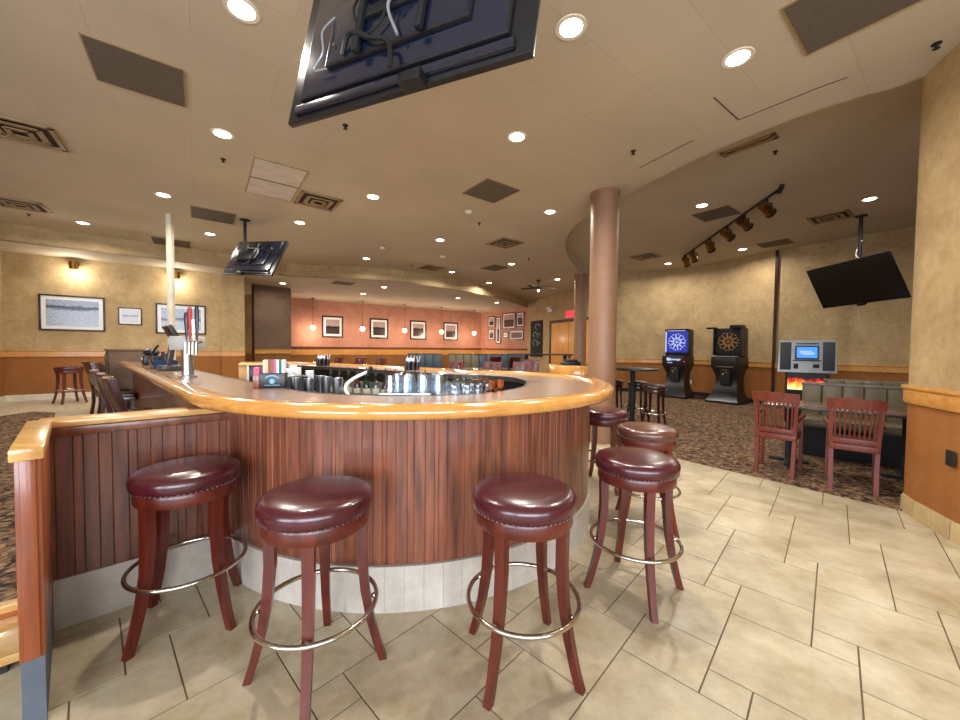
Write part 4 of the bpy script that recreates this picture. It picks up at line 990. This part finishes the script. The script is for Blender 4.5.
Kt = Matrix.Translation((0, -.02, .43)) @ Matrix.Rotation(-.45, 4, 'X')
mb = MB(); mb.box((0, 0, 0), (.34, .05, .25), .012, Mx=Kt); mb.build('monitor', 'frame', t)
mb = MB(); mb.box((0, -.027, 0), (.3, .004, .21), Mx=Kt); mb.build('screen', 'screen', t)
mb = MB(); mb.tube(catmull([(.1, .1, .3), (.2, .14, .2), (.1, .16, .1), (.2, .12, .05)], 6), .012, 6); mb.build('cable', 'black', t)
t = thing('bus_tub', 'blue plastic tub on the bar under the till', 'tub', (-4.22, 4.95, ZB), math.radians(-42))
mb = MB(); mb.loft([[(sx*a, sy*b, z) for sx, sy in ((-1, -1), (1, -1), (1, 1), (-1, 1))] for a, b, z in ((.2, .11, .0), (.215, .125, .09), (.225, .135, .095), (.225, .135, .105), (.205, .115, .105), (.19, .10, .02))]); mb.build('body', 'bluebin', t)
mb = MB()
for i in range(5): mb.cyl((-.15+i*.075, .02*(i % 2), .02), (-.15+i*.075, .02*(i % 2), .16+.03*(i % 3)), .025, .02, 10)
mb.build('utensil_holder', 'black', t)
t = thing('bar_printer', 'small black receipt printer left of the till on the bar', 'printer', (-5.0, 5.66, ZB), math.radians(-40))
mb = MB(); mb.box((0, 0, .075), (.2, .22, .15), .03, seg=3); mb.ball((0, 0, .19), .1, (1, 1, .6)); mb.build('body', 'black', t)
mb = MB(); mb.box((0, -.112, .1), (.1, .006, .03)); mb.build('paper_slot', 'paper', t)
t = thing('back_cooler', 'grey mottled drinks cooler at the far left end of the bar', 'cooler', (-6.72, 7.12, RAISE), math.radians(-43))
mb = MB(); mb.box((0, 0, .6), (1.1, .6, 1.14), .01); mb.build('body', 'pierbrown', t)
mb = MB(); mb.box((0, 0, 1.185), (1.14, .64, .03), .008); mb.build('top', 'pierbrown', t)
for sx in (-1, 1): mb = MB(); mb.box((sx*.27, -.31, .60), (.5, .02, 1.0), .006); mb.build('door', 'charcoal', t)
# server station in the well: oak ledge with navy drawer front
t = thing('server_station', 'oak-topped server station with a dark navy front behind the bar', 'cabinet', (-2.70, 4.70, RAISE), math.radians(28))
mb = MB(); mb.box((0, 0, .52), (.56, .4, 1.04), .006); mb.build('body', 'oak_trim', t)
mb = MB(); mb.box((.03, 0, 1.06), (.62, .46, .03), .006); mb.build('top', 'oak', t)
mb = MB(); mb.box((.04, -.205, .88), (.42, .02, .32), .006); mb.build('front_panel', 'navy', t)
mb = MB(); mb.box((-.185, -.21, .88), (.018, .03, .33)); mb.build('edge_strip', 'white', t)
# menu caddy
t = thing('menu_caddy', 'black bar caddy with pale blue emblem holding striped colourful menus', 'caddy', (-1.52, 2.74, ZB), math.radians(16))
mb = MB(); mb.box((0, 0, .055), (.17, .10, .11), .004); cbx = mb.build('box', 'black', t)
mb = MB(); mb.box((-.105, .0, .05), (.04, .10, .10), .004); mb.build('side_pocket', 'post', t)
mb = MB(); mb.tube([(.045*math.cos(a), -.052, .062+.028*math.sin(a)) for a in [PI*(.12+.76*i/10) for i in range(11)]], .006, 5); mb.cyl((0, -.05, .05), (0, -.054, .05), .018, n=14); mb.box((0, -.052, .022), (.1, .003, .004)); mb.build('emblem', 'emblemblue', cbx)
for k, mt in enumerate(('cream', 'oak', 'redlabel', 'olive', 'pinkpaper', 'paper', 'greenstripe', 'paper')):
    if mt not in M: M[mt] = plain(mt, (36, 112, 84), .7)
    mb = MB(); mb.box((-.055+k*.0175, .0, .145), (.0165, .07, .12)); mb.build('menu', mt, t)
mb = MB(); mb.box((-.105, 0, .125), (.035, .07, .05)); mb.build('napkin_pack', 'pinkpaper', t)

def caddy(label, loc, rz, sc=1):
    t = thing('napkin_caddy', label, 'caddy', loc, rz, 'black napkin caddies')
    mb = MB()
    for x in (-.06, .0, .06): mb.lathe([(.001, 0), (.028, 0), (.030, .105), (.026, .105), (.025, .01), (.001, .01)], 16, (x, -.04, 0))
    mb.box((0, .03, .06), (.2, .07, .12), .006); mb.build('organizer', 'black', t)
    mb = MB(); mb.box((-.03, .03, .135), (.1, .05, .05), .004); mb.build('napkins', 'paper', t)
    mb = MB()
    for i, (x, a) in enumerate(((-.06, .25), (-.055, -.2), (.06, .3), (.065, -.1), (0, .15))): mb.cyl((x, -.04, .03), (x+a*.12, -.04, .19), .004, n=6)
    mb.build('straws', 'paper', t)
    return t
k0 = caddy('black napkin caddy with straws on the far counter, near its middle', (-.93, 5.12, ZB), .4)
dup(k0, (-2.52, 5.98, ZB), .6, 'round black napkin caddy at the left end of the far counter')

# inner bar fittings
wp = thing('work_station', 'stainless bar work station with sinks inside the bar', 'bar sink', (-1.85, 3.55, RAISE), math.radians(-43))
mb = MB(); mb.box((0, 0, .42), (1.7, .5, .84), .01); mb.build('body', 'steel', wp)
for sx in (-.55, 0, .55): mb = MB(); mb.box((sx, 0, .845), (.46, .38, .012), .004); mb.build('basin', 'charcoal', wp)
mb = MB(); mb.tube([(-.4, .2, .84), (-.4, .2, 1.05), (-.36, .12, 1.1), (-.33, .04, 1.07)], .012, 8); mb.build('tap', 'chrome', wp)
sh = thing('drying_ledge', 'black drying ledge along the inside edge of bar carrying upturned glasses', 'drying rack', (0, 0, 0))
mb = MB(); LP = offset(BP, [w+.02 for w in W]); sel = [p for p in LP if -.68 < p[0] < .22 and p[1] < 3]
sweep(mb, sel, [(.0, 1.075), (.0, 1.095), (.30, 1.095), (.30, 1.075)]); mb.build('tray', 'black', sh)
mb = MB(); sweep(mb, sel[:5], [(-.012, 1.098), (-.012, 1.128), (.0, 1.128), (.0, 1.098)]); mb.build('label_strip', 'paper', sh)
mb = MB(); a, b = Vector(sel[0]), Vector(sel[1])
for i in range(7):
    f = i/7*2.6; j = int(f); q = Vector(sel[j]).lerp(Vector(sel[j+1]), f-j); dd = (Vector(sel[j+1])-Vector(sel[j])).normalized(); n_ = Vector((-dd.y, dd.x)); q = q-n_*.0135
    mb.box((q.x, q.y, 1.113), (.026 if i % 3 else .05, .003, .014), rz=math.atan2(dd.y, dd.x))
mb.build('strip_markings', 'greenstripe', sh)
mb = MB(); NNs = normals2(sel)
for p, n in zip(sel, NNs):
    for o_ in (.05, .25): mb.cyl((p[0]+n.x*o_, p[1]+n.y*o_, RAISE), (p[0]+n.x*o_, p[1]+n.y*o_, 1.076), .012, n=6)
mb.build('legs', 'steel', sh)
# glasses
def pint():
    mb = MB(); mb.lathe([(.043, 0), (.043, .004), (.031, .145), (.001, .147), (.001, .139), (.028, .137), (.040, .004)], 20, cap=False); return mb
GPN = 'upturned pint glasses on the drying ledge'; LPN = 'upturned clear pint glass on the black drying ledge inside the bar'
pg = None
SL = cum(sel); tot = SL[-1]
def at_ledge(s, o_):
    for i in range(len(SL)-1):
        if SL[i] <= s <= SL[i+1]:
            a, b = Vector(sel[i]), Vector(sel[i+1]); dd = (b-a).normalized(); p = a.lerp(b, (s-SL[i])/(SL[i+1]-SL[i])); return p.x-dd.y*o_, p.y+dd.x*o_
for i in range(4):
    for j in range(3):
        x, y = at_ledge(.06+i*.108+.02*(j % 2), .05+j*.1)
        if pg is None: pg = tag(pint().build('pint_glass', 'glass', loc=(x, y, 1.0955)), LPN, 'glass', GPN)
        else: q = pg.copy(); COL.objects.link(q); q.location = (x, y, 1.0955)
def stem():
    mb = MB(); mb.lathe([(.030, 0), (.038, .035), (.034, .075), (.012, .098), (.0045, .105), (.0045, .165), (.034, .172), (.034, .175), (.001, .176)], 18, cap=False); return mb
wg = None
for i in range(4):
    for j in range(3):
        x, y = at_ledge(.50+i*.094+.015*(j % 2), .045+j*.085)
        if wg is None: wg = tag(stem().build('wine_glass', 'glass', loc=(x, y, 1.0955)), 'upturned stemmed glass on the black drying ledge inside the bar', 'glass', 'stemmed glasses on the drying ledge')
        else: q = wg.copy(); COL.objects.link(q); q.location = (x, y, 1.0955)
mug = None
for i, (s_, o_) in enumerate(((tot-.13, .06), (tot-.02, .06), (tot-.13, .18), (tot-.02, .18))):
    x, y = at_ledge(s_, o_)
    if mug is None:
        mug = thing('copper_mug', 'copper mug with handle at the right end of the drying ledge', 'mug', (x, y, 1.0955), .6, 'copper mugs on the drying ledge')
        mb = MB(); mb.lathe([(.001, 0), (.036, 0), (.040, .02), (.038, .085), (.040, .09), (.036, .09), (.035, .006), (.001, .006)], 22); mb.build('body', 'copper', mug)
        mb = MB(); mb.tube([(.036, 0, .075), (.062, 0, .07), (.066, 0, .045), (.058, 0, .022), (.037, 0, .018)], .005, 8); mb.build('handle', 'copper', mug)
    else: dup(mug, (x, y, 1.0955), .6+i, 'copper mug with handle at the right end of the drying ledge')
# bottles, jars and small things of the left work area
bt = None
us = lambda a, b: (wp.location.x+a*math.cos(math.radians(-43))-b*math.sin(math.radians(-43)), wp.location.y+a*math.sin(math.radians(-43))+b*math.cos(math.radians(-43)))
def bottle(mat, lab):
    t = thing('liquor_bottle', lab, 'bottle', group='liquor bottles in the speed rail')
    mb = MB(); mb.lathe([(.001, 0), (.036, 0), (.038, .01), (.038, .16), (.03, .19), (.014, .21), (.013, .27), (.001, .27)], 18); bd = mb.build('body', mat, t)
    mb = MB(); mb.lathe([(.015, .265), (.015, .285), (.006, .30), (.004, .34), (.001, .34)], 12); mb.build('pourer', 'black', bd)
    mb = MB(); mb.lathe([(.0388, .05), (.0388, .13)], 18, cap=False); mb.build('bottle_label', 'cream', bd); return t
rail = thing('speed_rail', 'steel bottle rail inside the bar below the far counter', 'bottle rail', (-1.05, 3.75, RAISE-.06), math.radians(-18))
mb = MB(); mb.box((0, 0, .78), (1.25, .16, .02)); mb.box((0, -.08, .83), (1.25, .01, .1)); mb.box((0, .08, .88), (1.25, .01, .2)); mb.build('trough', 'steel', rail)
for sx in (-1, 1): mb = MB(); mb.cyl((sx*.58, 0, .06), (sx*.58, 0, .78), .02, n=10); mb.build('leg', 'steel', rail)
mats = ['greenglass', 'brownglass', 'glass', 'brownglass', 'greenglass', 'glass', 'brownglass', 'glass', 'greenglass', 'brownglass', 'glass']
cr, sr = math.cos(math.radians(-18)), math.sin(math.radians(-18)); proto = {}
for i, mt in enumerate(mats):
    x = -.55+i*.11; p = (rail.location.x+x*cr, rail.location.y+x*sr, RAISE+.732)
    lab = {'greenglass': 'dark green liquor bottle in the steel rail behind the glasses', 'brownglass': 'dark brown liquor bottle in the steel rail behind the glasses', 'glass': 'clear liquor bottle in the steel rail behind the glasses'}[mt]
    if mt not in proto: proto[mt] = bottle(mt, lab); proto[mt].location = p
    else: dup(proto[mt], p, i, lab)
t = thing('soda_gun', 'white curled hose of the soda gun inside the bar', 'soda gun', (-1.02, 2.98, 1.04))
mb = MB(); mb.tube(catmull([(.02, .3, .16), (-.08, .22, .10), (-.11, .14, .04), (-.05, .06, -.02), (.05, .0, -.05), (.16, -.06, -.06)], 6), .014, 8); mb.build('hose', 'white', t)
mb = MB(); mb.cyl((.02, .3, .14), (.05, .34, .2), .02, n=12); mb.build('nozzle', 'black', t)
mb = MB(); mb.box((.05, 0, -.13), (.25, .16, .1), .01); mb.box((.05, 0, -.52), (.06, .06, .7)); mb.build('holster', 'steel', t)
t = thing('ice_bin', 'blue-grey ice bin inside the bar right of the menu caddy', 'ice bin', (-1.84, 3.44, RAISE+.852), math.radians(-43))
mb = MB(); mb.loft([[(sx*a, sy*b, z) for sx, sy in ((-1, -1), (1, -1), (1, 1), (-1, 1))] for a, b, z in ((.19, .13, 0), (.21, .15, .15), (.22, .16, .155), (.2, .14, .155), (.18, .12, .03))]); mb.build('bin', 'bluegrey', t)
mb = MB(); mb.box((0, .03, .16), (.38, .2, .012), .004); mb.build('lid', 'steel', t)
o = None
for i, (a, b, h) in enumerate(((-.40, .16, .20), (-.29, .17, .24), (-.18, .17, .22), (.12, .17, .2))):
    x, y = us(a, b); lab = ('white stack of paper cups inside the bar, first right of the menu caddy', 'white stack of paper cups inside the bar, tallest of the row', 'white stack of paper cups inside the bar beside the small green box', 'white stack of paper cups inside the bar, last before the bottles')[i]
    mb = MB(); k = int(h/.02); prof = [(.001, 0)]
    for q in range(k): prof += [(.032, q*.02), (.040, q*.02+.016)]
    prof.append((.001, k*.02-.004)); mb.lathe(prof, 18); tag(mb.build('cup_stack', 'paper', loc=(x, y, RAISE+.852)), lab, 'cups', 'stacks of paper cups')
x, y = us(-.03, .18); mb = MB(); mb.box((0, 0, .07), (.12, .08, .14), .003)
tag(mb.build('tea_box', 'olive', loc=(x, y, RAISE+.852)), 'small olive-green box inside the bar beside the cup stacks', 'box')
tm = None
for i, (a, b) in enumerate(((.40, -.14), (.47, .12), (.55, -.12), (.63, .10), (.71, -.08), (.79, .12))):
    x, y = us(a, b); lab = 'steel cocktail shaker on the work station inside the bar'
    if tm is None:
        mb = MB(); mb.lathe([(.001, 0), (.034, 0), (.044, .17), (.04, .17), (.032, .005), (.001, .005)], 20); tm = tag(mb.build('cocktail_shaker', 'steel', loc=(x, y, RAISE+.852)), lab, 'shaker', 'cocktail shakers')
    else: q = tm.copy(); COL.objects.link(q); q.location = (x, y, RAISE+.852)

# ------------------------------------------------------------------ daylight, camera, view
for xa, xb in ((-6.7, -2.5), (-1.9, 2.9), (3.5, 5.3)):
    l = bpy.data.lights.new('daylight', 'AREA'); l.shape = 'RECTANGLE'; l.size = xb-xa; l.size_y = 2.0; l.energy = 100*(xb-xa); l.color = (.80, .88, 1.0)
    lo = bpy.data.objects.new('daylight', l); COL.objects.link(lo); lo.location = ((xa+xb)/2, -4.15, 1.95); lo.rotation_euler = (PI/2, 0, 0)
w = bpy.data.worlds.new('world'); SC.world = w; w.use_nodes = True
w.node_tree.nodes['Background'].inputs[0].default_value = (.85, .9, 1, 1); w.node_tree.nodes['Background'].inputs[1].default_value = .35
cam = bpy.data.cameras.new('camera'); co = bpy.data.objects.new('camera', cam); COL.objects.link(co)
cam.sensor_width = 36; cam.sensor_fit = 'HORIZONTAL'; cam.lens = 36*372/960; cam.clip_start = .02; cam.clip_end = 100
co.matrix_world = Matrix.Translation((0, 0, 1.42)) @ Matrix.Rotation(PI/2-math.atan(11.7/372), 4, 'X') @ Matrix.Rotation(.01, 4, 'Z')
SC.camera = co
vs = SC.view_settings; vs.view_transform = 'Standard'; vs.look = 'None'; vs.gamma = 1; vs.use_curve_mapping = False; vs.exposure = 0.0
SC.cycles.use_denoising = True; SC.cycles.max_bounces = 8; SC.cycles.transparent_max_bounces = 16; SC.cycles.diffuse_bounces = 5
